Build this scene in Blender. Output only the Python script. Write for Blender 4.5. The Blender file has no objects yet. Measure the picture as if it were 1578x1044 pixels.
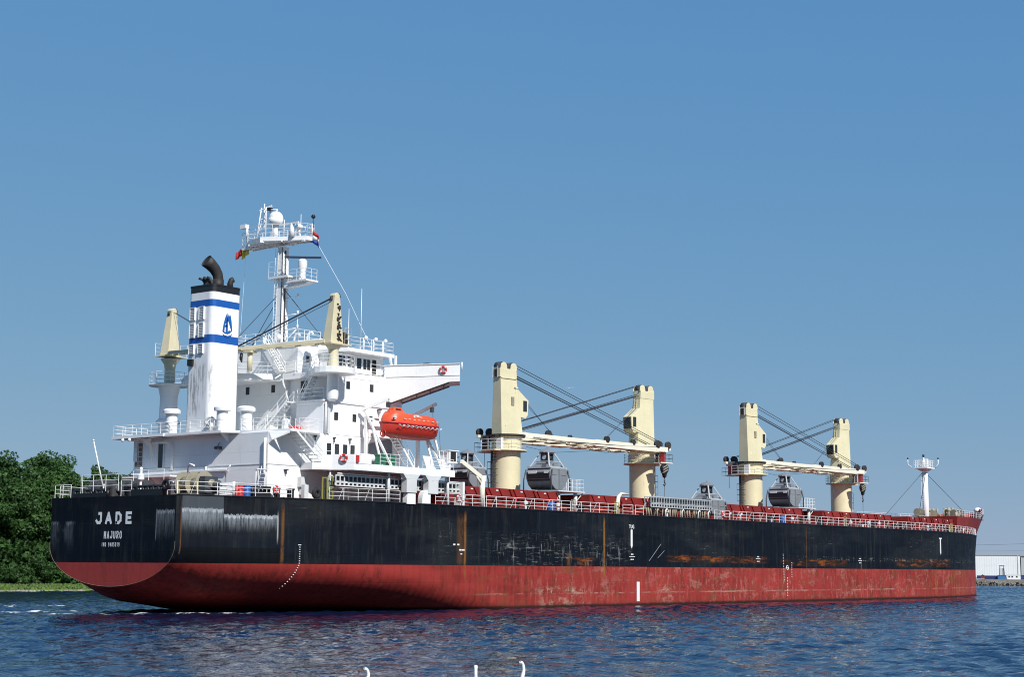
import bpy, math, random
import numpy as np
from mathutils import Vector, Matrix
R = math.radians
random.seed(7)
scene = bpy.context.scene
COL = scene.collection

# ---------------------------------------------------------------- camera
def set_camera():
    cx, cy, cz = -90.554, -114.862, 4.12
    yaw, pitch, roll = 0.6632, 0.14041, 0.00754
    d = Vector((math.cos(yaw)*math.cos(pitch), math.sin(yaw)*math.cos(pitch), math.sin(pitch)))
    r = Vector((math.sin(yaw), -math.cos(yaw), 0)); u = r.cross(d)
    r2 = r*math.cos(roll)+u*math.sin(roll); u2 = -r*math.sin(roll)+u*math.cos(roll)
    m = Matrix((r2, u2, -d)).transposed().to_4x4(); m.translation = (cx, cy, cz)
    cam = bpy.data.cameras.new('camera'); co = bpy.data.objects.new('camera', cam)
    COL.objects.link(co); co.matrix_world = m
    cam.sensor_width = 36; cam.lens = 2500/1578*36; cam.clip_start = .5; cam.clip_end = 12000
    scene.camera = co
set_camera()

# ---------------------------------------------------------------- sky, sun, exposure
SUN_EL, SUN_AZ = R(42), R(250)          # azimuth counter-clockwise from +x
w = bpy.data.worlds.new('World'); scene.world = w; w.use_nodes = True
wn = w.node_tree.nodes; wl = w.node_tree.links
sky = wn.new('ShaderNodeTexSky'); sky.sky_type = 'NISHITA'; sky.sun_disc = False
sky.sun_elevation = SUN_EL; sky.sun_rotation = R(90)-SUN_AZ
sky.altitude = 0; sky.air_density = 1.0; sky.dust_density = 0.0; sky.ozone_density = 3.2
# the day is hazy towards the horizon: flatten the clear-sky gradient a little, channel by channel
sp_ = wn.new('ShaderNodeSeparateColor'); cb_ = wn.new('ShaderNodeCombineColor'); wl.new(sky.outputs[0], sp_.inputs[0])
for ch, (k, gm, a) in enumerate(((.0903, .60, 3.28), (.0998, .33, 3.90), (.1218, .08, 5.02))):
    m1 = wn.new('ShaderNodeMath'); m1.operation = 'MULTIPLY'; wl.new(sp_.outputs[ch], m1.inputs[0]); m1.inputs[1].default_value = k
    m2 = wn.new('ShaderNodeMath'); m2.operation = 'POWER'; wl.new(m1.outputs[0], m2.inputs[0]); m2.inputs[1].default_value = gm
    m3 = wn.new('ShaderNodeMath'); m3.operation = 'MULTIPLY'; wl.new(m2.outputs[0], m3.inputs[0]); m3.inputs[1].default_value = a
    wl.new(m3.outputs[0], cb_.inputs[ch])
wl.new(cb_.outputs[0], wn['Background'].inputs[0]); wn['Background'].inputs[1].default_value = 0.10
sd = bpy.data.lights.new('sun', 'SUN'); sd.energy = 4.9; sd.angle = R(.55); sd.color = (1, .968, .92)
so = bpy.data.objects.new('sun', sd); COL.objects.link(so)
sv = Vector((math.cos(SUN_AZ)*math.cos(SUN_EL), math.sin(SUN_AZ)*math.cos(SUN_EL), math.sin(SUN_EL)))
so.rotation_euler = sv.to_track_quat('Z', 'Y').to_euler(); so.location = (-60, -120, 120)
vs = scene.view_settings; vs.view_transform = 'Standard'; vs.look = 'None'; vs.gamma = 1
vs.exposure = 0.15; vs.use_curve_mapping = False
scene.render.engine = 'CYCLES'
scene.cycles.filter_width = 1.05

# ---------------------------------------------------------------- material helpers
class G:
    def __init__(s, name):
        s.m = bpy.data.materials.new(name); s.m.use_nodes = True
        s.t = s.m.node_tree; s.b = s.t.nodes['Principled BSDF']; s._o = None
    def n(s, ty, **k):
        x = s.t.nodes.new(ty)
        for a, v in k.items(): setattr(x, a, v)
        return x
    def l(s, a, b): s.t.links.new(a, b)
    def setin(s, sock, v):
        if hasattr(v, 'links'): s.l(v, sock)
        elif v is not None: sock.default_value = v
    def obj(s):
        if not s._o: s._o = s.n('ShaderNodeTexCoord').outputs['Object']
        return s._o
    def xyz(s):
        x = s.n('ShaderNodeSeparateXYZ'); s.l(s.obj(), x.inputs[0]); return x.outputs
    def math(s, op, a, b=None, clamp=False):
        x = s.n('ShaderNodeMath', operation=op, use_clamp=clamp); s.setin(x.inputs[0], a)
        if b is not None: s.setin(x.inputs[1], b)
        return x.outputs[0]
    def mul(s, *a):
        r = a[0]
        for b in a[1:]: r = s.math('MULTIPLY', r, b)
        return r
    def ss(s, v, lo, hi, a=0., b=1.):
        x = s.n('ShaderNodeMapRange', interpolation_type='SMOOTHSTEP'); s.setin(x.inputs[0], v)
        x.inputs[1].default_value = lo; x.inputs[2].default_value = hi
        x.inputs[3].default_value = a; x.inputs[4].default_value = b
        return x.outputs[0]
    def band(s, v, lo, hi, soft):
        return s.mul(s.ss(v, lo-soft, lo+soft), s.ss(v, hi-soft, hi+soft, 1., 0.))
    def noise(s, scale=(1, 1, 1), detail=4, rough=.6, sc=1., off=(0, 0, 0), dist=0.):
        mp = s.n('ShaderNodeMapping'); s.l(s.obj(), mp.inputs[0]); mp.inputs[3].default_value = scale
        mp.inputs[1].default_value = off
        x = s.n('ShaderNodeTexNoise'); s.l(mp.outputs[0], x.inputs[0]); x.inputs['Scale'].default_value = sc
        x.inputs['Detail'].default_value = detail; x.inputs['Roughness'].default_value = rough
        x.inputs['Distortion'].default_value = dist
        return x.outputs[0]
    def mix(s, f, a, b):
        x = s.n('ShaderNodeMix', data_type='RGBA'); s.setin(x.inputs[0], f)
        for i, v in ((6, a), (7, b)):
            if hasattr(v, 'links'): s.l(v, x.inputs[i])
            else: x.inputs[i].default_value = (*v, 1)
        return x.outputs[2]
    def bump(s, h, strength, dist):
        x = s.n('ShaderNodeBump'); s.l(h, x.inputs['Height']); x.inputs['Strength'].default_value = strength
        x.inputs['Distance'].default_value = dist; s.l(x.outputs[0], s.b.inputs['Normal'])
    def out(s, col, rough=.5, metal=0, spec=None):
        if hasattr(col, 'links'): s.l(col, s.b.inputs['Base Color'])
        else: s.b.inputs['Base Color'].default_value = (*col, 1)
        s.setin(s.b.inputs['Roughness'], rough); s.b.inputs['Metallic'].default_value = metal
        if spec is not None: s.b.inputs['Specular IOR Level'].default_value = spec
        return s.m

def paint(name, col, rough=.45, dirt=(.25, .12, .06), amount=.25, var=.12, metal=0, sc=1., grime=None, seams=False):
    """painted steel: slight tone variation, vertical rust/dirt runs and speckled wear"""
    g = G(name)
    v = g.noise((.35*sc, .35*sc, .35*sc), 5, .65)
    c2 = tuple(max(0, c*(1-var*2)) for c in col)
    c = g.mix(g.ss(v, .3, .75), col, c2)
    if amount > 0:
        st = g.noise((3.2*sc, 3.2*sc, .28*sc), 5, .65)
        sp = g.noise((1.1*sc, 1.1*sc, .8*sc), 3, .5, off=(7, 3, 1))
        f = g.mul(g.ss(st, .60, .78), g.ss(sp, .42, .66), amount)
        c = g.mix(f, c, dirt)
    if seams:
        x, y, z = g.xyz(); br = g.n('ShaderNodeTexBrick'); cb = g.n('ShaderNodeCombineXYZ'); g.l(g.math('SUBTRACT', x, y), cb.inputs[0]); g.l(z, cb.inputs[1]); g.l(cb.outputs[0], br.inputs[0])
        br.inputs['Scale'].default_value = 1; br.inputs['Brick Width'].default_value = 3.4; br.inputs['Row Height'].default_value = 1.58; br.inputs['Mortar Size'].default_value = .022
        br.inputs['Color1'].default_value = br.inputs['Color2'].default_value = (1, 1, 1, 1); br.inputs['Mortar'].default_value = (0, 0, 0, 1)
        sc_ = g.n('ShaderNodeSeparateColor'); g.l(br.outputs[0], sc_.inputs[0]); c = g.mix(g.mul(g.math('SUBTRACT', 1., sc_.outputs[0]), .30), c, (.42, .38, .34))
        dn = g.noise((1.4, 1.4, .22), 6, .75, off=(4, 4, 4)); c = g.mix(g.mul(g.ss(dn, .55, .70), g.ss(g.noise((.25, .25, .4), 3, .5, off=(1, 7, 3)), .45, .62), .40), c, (.50, .42, .34))
    if grime: c = grime(g, c)
    nb = g.noise((.9, .9, .9), 3, .5); g.bump(nb, .25, .03)
    return g.out(c, rough, metal)

M = {}
M['white'] = paint('white_ship_paint', (.80, .80, .79), .42, (.40, .27, .17), .38, .03, seams=True)
M['white2'] = paint('white_rail_paint', (.80, .80, .78), .45, (.45, .25, .15), .30, .03)
M['dullwhite'] = paint('weathered_white_paint', (.62, .63, .62), .5, (.3, .25, .2), .4, .08)
M['cream'] = paint('cream_crane_paint', (.70, .635, .41), .5, (.32, .20, .09), .6, .07)
M['tan'] = paint('tan_crane_paint', (.64, .57, .38), .55, (.28, .18, .09), .7, .08)
M['creamlight'] = paint('pale_cream_jib_paint', (.78, .74, .60), .45, (.30, .18, .09), .5, .05)
M['red'] = paint('deck_red_paint', (.25, .020, .013), .5, (.12, .03, .02), .6, .18)
M['deck'] = paint('deck_brown_red_paint', (.22, .045, .03), .7, (.12, .06, .04), .6, .25)
M['black'] = paint('black_paint', (.012, .012, .014), .45, (.08, .05, .04), .3, .2)
M['soot'] = paint('sooty_steel', (.035, .03, .028), .65, (.10, .06, .04), .6, .3)
M['blue'] = paint('blue_drum_paint', (.03, .12, .38), .45, (.2, .1, .05), .2, .1)
M['redobj'] = paint('bright_red_paint', (.55, .03, .03), .45, (.2, .05, .03), .2, .1)
M['orange'] = paint('orange_glass_fibre', (.74, .085, .022), .5, (.35, .06, .03), .5, .10)
M['darkorange'] = paint('dark_orange_hull', (.46, .028, .014), .5, (.2, .03, .02), .3, .1)
M['grey'] = paint('grab_grey_paint', (.21, .225, .24), .5, (.10, .07, .05), .6, .15)
M['lgrey'] = paint('light_grey_worn_paint', (.42, .44, .45), .5, (.10, .07, .05), .5, .1)
M['dgrey'] = paint('dark_grey_steel', (.06, .065, .07), .55, (.10, .06, .04), .5, .2)
M['green'] = paint('green_paint', (.02, .16, .08), .5, (.1, .08, .05), .3, .1)
M['yellow'] = paint('yellow_paint', (.30, .27, .06), .5, (.2, .15, .05), .4, .1)
M['olive'] = paint('winch_khaki_paint', (.34, .31, .22), .6, (.14, .08, .05), .7, .2)
M['cloth_white'] = paint('white_cloth', (.75, .75, .75), .8, amount=0)
M['cloth_red'] = paint('red_cloth', (.5, .03, .03), .8, amount=0)
M['cloth_blue'] = paint('blue_cloth', (.02, .06, .35), .8, amount=0)
M['cloth_yellow'] = paint('yellow_cloth', (.75, .6, .05), .8, amount=0)
M['markwhite'] = paint('white_marking_paint', (.74, .75, .74), .55, (.2, .12, .08), .35, .05)
M['logoblue'] = paint('logo_blue_paint', (.012, .10, .36), .4, amount=0)
M['timber'] = paint('brown_panel', (.16, .12, .09), .6, (.05, .04, .03), .3, .2)
M['darknavy'] = paint('dark_navy_paint', (.008, .014, .05), .6, amount=0)
M['navy'] = paint('navy_container', (.02, .04, .14), .5)
M['rope'] = G('wire_rope').out((.03, .035, .045), .6)
M['rubber'] = G('black_rubber').out((.012, .012, .012), .8)
M['glass'] = G('dark_window_glass').out((.022, .026, .028), .1)
M['shadowgap'] = G('dark_opening').out((.01, .01, .01), .9)

def louvre_mat():
    g = G('grey_louvre'); z = g.xyz()[2]
    s = g.math('SINE', g.mul(z, 42.)); c = g.mix(g.ss(s, -.2, .4), (.18, .19, .2), (.6, .6, .6))
    return g.out(c, .5)
M['louvre'] = louvre_mat()

def funnel_mat():
    g = G('funnel_paint'); x, y, z = g.xyz()
    white = g.mix(g.ss(g.noise((.4, .4, .4)), .3, .8), (.80, .80, .79), (.74, .74, .74))
    soot = g.noise((5, 5, .55), 6, .75); area = g.mul(g.ss(x, 9.5, 9.7, 1., 0.), g.ss(z, 23.4, 21.8), g.ss(g.noise((.9, .9, .35), 4, .6, off=(3, 1, 2)), .38, .62))
    c = g.mix(g.mul(g.ss(soot, .44, .60), area, .85), white, (.22, .2, .2))
    c = g.mix(g.mul(g.ss(g.noise((4, 4, .25), 5, .7, off=(9, 9, 9)), .6, .75), .25), c, (.4, .38, .36))
    bl = g.math('ADD', g.band(z, 27.95, 28.62, .01), g.band(z, 24.55, 25.32, .01), True)
    c = g.mix(bl, c, (.008, .085, .34))
    c = g.mix(g.ss(z, 29.33, 29.35), c, (.012, .012, .013))
    g.bump(g.noise((.8, .8, .8), 3, .5), .25, .03)
    return g.out(c, .42)
M['funnel'] = funnel_mat()

def hull_mat():
    g = G('hull_paint'); x, y, z = g.xyz()
    side = g.ss(y, -8.52, -8.45, 1., 0.)        # anything outboard of the transom corner
    plate = g.n('ShaderNodeTexBrick'); mp = g.n('ShaderNodeMapping'); cmb = g.n('ShaderNodeCombineXYZ')
    g.l(g.math('SUBTRACT', x, y), cmb.inputs[0]); g.l(z, cmb.inputs[1])
    g.l(cmb.outputs[0], plate.inputs[0]); plate.inputs['Scale'].default_value = 1
    plate.inputs['Brick Width'].default_value = 9.5; plate.inputs['Row Height'].default_value = 2.6
    plate.inputs['Mortar Size'].default_value = .035; plate.inputs['Color1'].default_value = (.35, .35, .35, 1)
    plate.inputs['Color2'].default_value = (.75, .75, .75, 1); plate.inputs['Mortar'].default_value = (.0, .0, .0, 1)
    pl = g.n('ShaderNodeSeparateColor'); g.l(plate.outputs[0], pl.inputs[0]); pv = pl.outputs[0]
    big = g.noise((.06, .06, .25), 5, .6); fine = g.noise((.8, .8, .5), 6, .7); run = g.noise((1.6, 1.6, .16), 5, .7)
    k = g.mix(g.ss(pv, .3, .8), (.0035, .005, .0085), (.0055, .0085, .014))
    k = g.mix(g.mul(g.ss(big, .42, .62), .8), k, (.015, .018, .021))
    k = g.mix(g.mul(g.ss(run, .48, .68), .7), k, (.022, .024, .026))
    k = g.mix(g.mul(g.ss(g.noise((.9, .9, .22), 6, .75, off=(6, 2, 1)), .52, .64), g.ss(z, 6.5, 9.8), .55), k, (.020, .015, .011))
    k = g.mix(g.mul(g.ss(g.noise((.11, .11, .35), 3, .5, off=(3, 9, 2)), .5, .6), .6), k, (.0045, .0065, .011))
    k = g.mix(g.mul(g.ss(fine, .60, .72), g.ss(big, .45, .6), .5), k, (.028, .020, .015))
    # chalky washed panels at the stern quarter
    e = g.noise((5, 5, .5), 5, .75, off=(2, 2, 2))
    ez = g.math('ADD', z, g.mul(g.math('SUBTRACT', e, .5), .9))
    def chalk(mask, top, fade, st):
        f = g.mul(mask, g.ss(ez, top+.04, top-.02), g.math('ADD', g.mul(g.ss(ez, top-fade, top), .55), g.mul(g.band(ez, top-.28, top, .05), .6)), g.ss(e, .28, .62), st)
        return f
    s1 = g.mul(side, g.band(x, .5, 4.1, .04)); s2 = g.mul(side, g.band(x, 4.15, 9.2, .05))
    s3 = g.mul(g.ss(x, .02, .05, 1., 0.), g.band(y, -8.3, -6.0, .05))
    s4 = g.mul(g.ss(x, .02, .05, 1., 0.), g.band(y, 5.2, 8.4, .5), g.ss(g.noise((1, .8, .5), 3, .5), .4, .62))
    for f in (chalk(s1, 8.9, 2.2, 1.), chalk(s2, 8.45, 1.6, .95), chalk(s3, 8.75, 2.8, .6), chalk(s4, 7.9, 3.2, .35)):
        k = g.mix(f, k, (.36, .39, .42))
    k = g.mix(g.mul(s1, g.ss(z, 7.2, 8.7), .32), k, (.14, .165, .19))
    k = g.mix(g.mul(side, g.band(x, 9.15, 9.28, .04), g.band(z, 6.3, 8.5, .5), .6), k, (.45, .45, .44))
    k = g.mix(g.mul(g.ss(x, .02, .05, 1., 0.), g.band(y, -6.03, -5.95, .03), g.band(z, 6.3, 8.7, .3), .6), k, (.3, .31, .32))
    # darker freshly painted band low on the stern quarter
    k = g.mix(g.mul(side, g.band(x, .6, 9.6, .1), g.ss(z, 5.65, 5.6), .85), k, (.004, .005, .006))
    # scrape marks amidships
    h = g.noise((.5, .5, 5.5), 6, .75, off=(1, 5, 3)); v = g.noise((4, 4, .5), 5, .75, off=(8, 1, 3))
    ar = g.mul(g.band(x, 36, 60, 3.), g.band(z, 4.3, 7.2, .9), side)
    scr = g.math('ADD', g.ss(h, .555, .62), g.ss(v, .575, .64), True)
    k = g.mix(g.mul(scr, ar, g.ss(fine, .36, .56), .8), k, (.20, .21, .20))
    ar2 = g.mul(g.band(x, 8, 175, 2.), g.band(z, 4.5, 9.4, .5), g.ss(big, .5, .62), side)
    k = g.mix(g.mul(g.ss(h, .60, .66), ar2, .5), k, (.16, .17, .18))
    k = g.mix(g.mul(g.ss(v, .60, .68), ar2, .35), k, (.14, .14, .13))
    # orange rubbing band forward
    wob = g.math('ADD', z, g.mul(g.math('SUBTRACT', fine, .5), .25))
    segs = None
    for a, b, lo, hi in ((69, 91, 4.85, 5.65), (96, 113, 4.65, 5.45), (130, 150, 4.7, 5.8), (50, 53, 4.4, 5.2)):
        f = g.mul(g.band(x, a, b, 1.5), g.band(wob, lo, hi, .1)); segs = f if segs is None else g.math('ADD', segs, f, True)
    orn = g.mix(g.ss(g.noise((.22, .22, 1.6), 6, .8), .46, .64), (.022, .013, .009), (.26, .070, .012))
    k = g.mix(g.mul(segs, side, g.ss(g.noise((.7, .7, 2.2), 5, .7, off=(4, 4, 4)), .38, .56)), k, orn)
    k = g.mix(g.mul(g.band(x, 100, 170, 4), g.band(wob, 5.35, 5.9, .07), g.ss(v, .52, .6), g.ss(h, .5, .6), .7), k, (.3, .29, .26))
    # red below
    r = g.mix(g.ss(big, .35, .7), (.32, .036, .031), (.20, .024, .020))
    r = g.mix(g.mul(g.ss(run, .46, .64), .75), r, (.11, .020, .016))
    r = g.mix(g.mul(g.ss(g.noise((1.1, 1.1, .3), 6, .8, off=(11, 3, 5)), .53, .63), g.ss(x, 24, 50), .7), r, (.38, .12, .095))
    r = g.mix(g.mul(g.ss(fine, .58, .7), .35), r, (.30, .11, .07))
    r = g.mix(g.mul(g.ss(g.noise((.3, .3, .9), 6, .8, off=(5, 5, 5)), .50, .60), side, g.ss(x, 22, 40), .6), r, (.15, .06, .025))
    wl_ = g.mul(g.ss(x, 28, 45), g.band(wob, 1.42, 1.54, .05), g.ss(g.noise((.3, .3, 1), 5, .75), .42, .58))
    r = g.mix(g.mul(wl_, .75), r, (.42, .26, .22))
    pale = g.math('ADD', g.mul(g.band(x, 44, 52, 1.5), g.band(z, .1, 2.0, .4)), g.mul(g.band(x, 66.5, 70, .4), g.band(z, .1, 2.2, .3)), True)
    r = g.mix(g.mul(g.ss(x, .02, .05, 1., 0.), .6), r, (.30, .050, .045))
    r = g.mix(g.mul(g.ss(g.noise((.35, .35, .6), 6, .8, off=(21, 8, 3)), .52, .64), g.ss(x, 40, 60), .6), r, (.38, .16, .13))
    r = g.mix(g.mul(pale, g.ss(g.noise((.9, .9, 1.3), 6, .8, off=(7, 2, 6)), .50, .60), .75), r, (.42, .34, .26))
    r = g.mix(g.mul(g.ss(x, 40, 70), g.ss(g.noise((1.5, 1.5, .7), 6, .8, off=(2, 8, 8)), .57, .66), .5), r, (.40, .22, .18))
    r = g.mix(g.mul(g.ss(g.noise((.45, .45, 3.5), 6, .8, off=(1, 1, 4)), .55, .66), g.ss(x, 30, 60), .45), r, (.10, .035, .025))
    r = g.mix(g.mul(g.ss(g.noise((.07, .07, .5), 3, .5, off=(5, 2, 4)), .48, .58), .5), r, (.28, .036, .030))
    r = g.mix(g.mul(g.band(x, 140, 160, 4), g.ss(g.noise((.8, .8, .35), 5, .7, off=(2, 2, 8)), .45, .62), .6), r, (.26, .085, .022))
    r = g.mix(g.mul(g.ss(z, .75, .1), .55), r, (.10, .03, .022))
    wet = g.mul(g.ss(z, .42, .2), .6); r = g.mix(wet, r, (.05, .012, .01))
    r = g.mix(g.mul(g.ss(g.math('ADD', z, g.mul(fine, .5)), .62, .40), .85), r, (.022, .016, .010))
    bm = g.ss(g.math('ADD', z, g.mul(g.math('SUBTRACT', fine, .5), .05)), 4.27, 4.30)
    c = g.mix(bm, r, k)
    # vertical rust runs at the bulkheads
    for xc, wd, z0, z1, a in ((9.7, .28, 4.3, 9.3, .5), (31.9, .30, 3.0, 9.2, .8), (55.6, .30, 3.3, 9.4, .95), (102.0, .22, 4.2, 9.4, .30), (118, .3, 4.3, 5.6, .7), (.45, .10, 4.6, 9.3, .45), (31.2, .9, 4.3, 9, .25), (49, .6, 4.4, 5.6, .4)):
        f = g.mul(g.band(x, xc-wd/2, xc+wd/2, wd*.35), g.band(z, z0, z1, .5), g.ss(g.noise((2, 2, .8), 5, .8, off=(xc, 0, 0)), .32, .55), side, a)
        c = g.mix(f, c, (.24, .10, .022))
    hh = g.math('ADD', g.mul(g.math('SINE', g.mul(x, 7.8)), .25), g.noise((.5, .5, .5), 4, .6))
    g.bump(g.math('ADD', hh, g.mul(pv, .2)), .5, .07)
    return g.out(c, g.ss(fine, .3, .7, .5, .7), spec=.10)
M['hull'] = hull_mat()

# ---------------------------------------------------------------- mesh helpers
SPLIT = set('''wall_pipe mooring_fairlead overhang_bracket lifeboat_deck_railing fairlead_cover deck_lamp gangway_roller_box deck_cabinet whip_aerial roof_fittings satellite_dome navigation_light mast_antenna sheave exhaust_pipe deck_pillar mast_stay light_bracket jib_sheave luffing_rope service_rope fall_wire lifeboat_davit bow_chock pilot_gate deck_pipe hose_davit windlass_gear boat_deck_railing bridge_deck_railing roof_railing stern_railing forecastle_railing embarkation_gear deck_fittings gangway_rail cab_window mooring_roller downpipe coaming_stay hose flag_halyard wing_rib access_frame door_frame tower_fittings inclined_ladder gangway_support hull_scratch flange clip deck_railing platform_railing gangway_rack signal_lattice patch_plate shade_plate mast_fittings'''.split())
class MB:
    def __init__(s): s.v = []; s.f = []; s.sm = []
    def add(s, vs_, fs, smooth=False):
        o = len(s.v); s.v += [tuple(p) for p in vs_]; s.f += [tuple(i+o for i in f) for f in fs]; s.sm += [smooth]*len(fs); return s
    def box(s, x0, x1, y0, y1, z0, z1):
        return s.add([(x, y, z) for z in (z0, z1) for y in (y0, y1) for x in (x0, x1)],
                     [(0, 2, 3, 1), (4, 5, 7, 6), (0, 1, 5, 4), (1, 3, 7, 5), (3, 2, 6, 7), (2, 0, 4, 6)])
    def frus(s, c, a, b, z0, z1):
        """box tapering from rect a=(x0,x1,y0,y1) at z0 to rect b at z1, about c"""
        vs_ = []
        for (x0, x1, y0, y1), z in ((a, z0), (b, z1)):
            vs_ += [(c[0]+x, c[1]+y, z) for y in (y0, y1) for x in (x0, x1)]
        return s.add(vs_, [(0, 2, 3, 1), (4, 5, 7, 6), (0, 1, 5, 4), (1, 3, 7, 5), (3, 2, 6, 7), (2, 0, 4, 6)])
    def ring(s, c, r, n, ax):
        a, b = ax; return [Vector(c)+a*(r*math.cos(2*math.pi*i/n))+b*(r*math.sin(2*math.pi*i/n)) for i in range(n)]
    def tube(s, pts, r, n=6, caps=True, smooth=True):
        pts = [Vector(p) for p in pts]; rr = r if isinstance(r, (list, tuple)) else [r]*len(pts); o = len(s.v); a = None
        for i, p in enumerate(pts):
            t = (pts[min(i+1, len(pts)-1)]-pts[max(i-1, 0)]).normalized()
            if a is None:
                h = Vector((0, 0, 1)) if abs(t.z) < .9 else Vector((1, 0, 0)); a = t.cross(h).normalized()
            a = (a-t*a.dot(t)).normalized(); b = t.cross(a)
            s.v += [tuple(q) for q in s.ring(p, rr[i], n, (a, b))]
        for i in range(len(pts)-1):
            for j in range(n):
                k = (j+1) % n; s.f.append((o+i*n+j, o+(i+1)*n+j, o+(i+1)*n+k, o+i*n+k)); s.sm.append(smooth and n > 4)
        if caps:
            s.f.append(tuple(o+j for j in range(n))); s.f.append(tuple(o+(len(pts)-1)*n+j for j in reversed(range(n)))); s.sm += [False, False]
        return s
    def cyl(s, c, r, z0, z1, n=28, r1=None):
        return s.tube([(c[0], c[1], z0), (c[0], c[1], z1)], [r, r if r1 is None else r1], n)
    def lathe(s, c, prof, n=24):
        """surface of revolution; rings are doubled at profile corners so that they shade crisply"""
        def ring(r, z): o = len(s.v); s.v.extend((c[0]+r*math.cos(2*math.pi*j/n), c[1]+r*math.sin(2*math.pi*j/n), z) for j in range(n)); return o
        o0 = None; pa = None
        for i in range(len(prof)-1):
            (r0, z0), (r1, z1) = prof[i], prof[i+1]; an = math.atan2(z1-z0, r1-r0)
            if pa is None or abs(an-pa) > .5: o0 = ring(r0, z0)
            if i == 0: first = o0
            o1 = ring(r1, z1)
            for j in range(n):
                k = (j+1) % n; s.f.append((o0+j, o0+k, o1+k, o1+j)); s.sm.append(True)
            o0 = o1; pa = an
        f = ring(*prof[0]); s.f.append(tuple(f+j for j in reversed(range(n)))); f = ring(*prof[-1]); s.f.append(tuple(f+j for j in range(n))); s.sm += [False, False]
        return s
    def prism(s, poly, z0, z1):
        n = len(poly); o = len(s.v); s.v += [(x, y, z0) for x, y in poly]+[(x, y, z1) for x, y in poly]
        s.f += [tuple(o+i for i in reversed(range(n))), tuple(o+n+i for i in range(n))]+[(o+i, o+(i+1) % n, o+n+(i+1) % n, o+n+i) for i in range(n)]
        s.sm += [False]*(n+2); return s
    def ext(s, poly, d):
        """3-D polygon extruded by vector d"""
        n = len(poly); o = len(s.v); d = Vector(d); s.v += [tuple(p) for p in poly]+[tuple(Vector(p)+d) for p in poly]
        s.f += [tuple(o+i for i in reversed(range(n))), tuple(o+n+i for i in range(n))]+[(o+i, o+(i+1) % n, o+n+(i+1) % n, o+n+i) for i in range(n)]
        s.sm += [False]*(n+2); return s
    def beam(s, p, q, w_, h):
        p = Vector(p); q = Vector(q); t = (q-p).normalized(); up = Vector((0, 0, 1)) if abs(t.z) < .95 else Vector((1, 0, 0))
        a = t.cross(up).normalized()*(w_/2); b = a.cross(t).normalized()*(h/2)
        return s.add([p-a-b, p+a-b, p+a+b, p-a+b, q-a-b, q+a-b, q+a+b, q-a+b],
                     [(0, 1, 2, 3), (7, 6, 5, 4), (0, 4, 5, 1), (1, 5, 6, 2), (2, 6, 7, 3), (3, 7, 4, 0)])
    def sphere(s, c, r, n=16, m=8, sc=(1, 1, 1), z0=-1.):
        o = len(s.v); ph0 = math.asin(max(-1, z0))
        for i in range(m+1):
            ph = ph0+(math.pi/2-ph0)*i/m
            s.v += [(c[0]+r*sc[0]*math.cos(ph)*math.cos(2*math.pi*j/n), c[1]+r*sc[1]*math.cos(ph)*math.sin(2*math.pi*j/n), c[2]+r*sc[2]*math.sin(ph)) for j in range(n)]
        for i in range(m):
            for j in range(n):
                k = (j+1) % n; s.f.append((o+i*n+j, o+i*n+k, o+(i+1)*n+k, o+(i+1)*n+j)); s.sm.append(True)
        return s
    def torus(s, c, R_, r, ax, n=24, m=8):
        ax = Vector(ax).normalized(); h = Vector((0, 0, 1)) if abs(ax.z) < .9 else Vector((1, 0, 0)); a = ax.cross(h).normalized(); b = ax.cross(a)
        pts = [Vector(c)+a*(R_*math.cos(2*math.pi*i/n))+b*(R_*math.sin(2*math.pi*i/n)) for i in range(n+1)]
        return s.tube(pts, r, m, caps=False)
    def clusters(s):
        """groups of touching shells, each to become a part of its own"""
        p = list(range(len(s.v)))
        def fd(i):
            while p[i] != i: p[i] = p[p[i]]; i = p[i]
            return i
        for f in s.f:
            a = fd(f[0])
            for k in f[1:]: p[fd(k)] = a
        g = {}
        for i, v in enumerate(s.v): g.setdefault(fd(i), []).append(v)
        ids = list(g); bb = [(tuple(min(q[k] for q in g[i])-.05 for k in range(3)), tuple(max(q[k] for q in g[i])+.05 for k in range(3))) for i in ids]
        par = {i: i for i in ids}
        def fe(i):
            while par[i] != i: i = par[i]
            return i
        if len(ids) > 400: return None
        for a in range(len(ids)):
            for b in range(a):
                if all(bb[a][0][k] <= bb[b][1][k] and bb[b][0][k] <= bb[a][1][k] for k in range(3)): par[fe(ids[a])] = fe(ids[b])
        out = {}
        for f, m_ in zip(s.f, s.sm): out.setdefault(fe(fd(f[0])), []).append((f, m_))
        return list(out.values())
    def build(s, name, mat, parent=None, bevel=0):
        if name in SPLIT:
            cl = s.clusters()
            if cl and len(cl) > 1:
                res = []
                for fs in cl:
                    m = MB(); mp = {}
                    for f, sm in fs:
                        for i in f:
                            if i not in mp: mp[i] = len(m.v); m.v.append(s.v[i])
                        m.f.append(tuple(mp[i] for i in f)); m.sm.append(sm)
                    res.append((len(m.v), m))
                res.sort(key=lambda t: -t[0]); return [m._build(name, mat, parent, bevel) for _, m in res][0]
        return s._build(name, mat, parent, bevel)
    def _build(s, name, mat, parent=None, bevel=0):
        me = bpy.data.meshes.new(name); me.from_pydata(s.v, [], s.f); me.polygons.foreach_set('use_smooth', s.sm); me.update()
        o = bpy.data.objects.new(name, me); COL.objects.link(o)
        me.materials.append(M[mat] if isinstance(mat, str) else mat)
        if parent: o.parent = parent
        if bevel:
            b = o.modifiers.new('bevel', 'BEVEL'); b.width = bevel; b.segments = 2; b.limit_method = 'ANGLE'; b.angle_limit = R(50)
        return o

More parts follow.
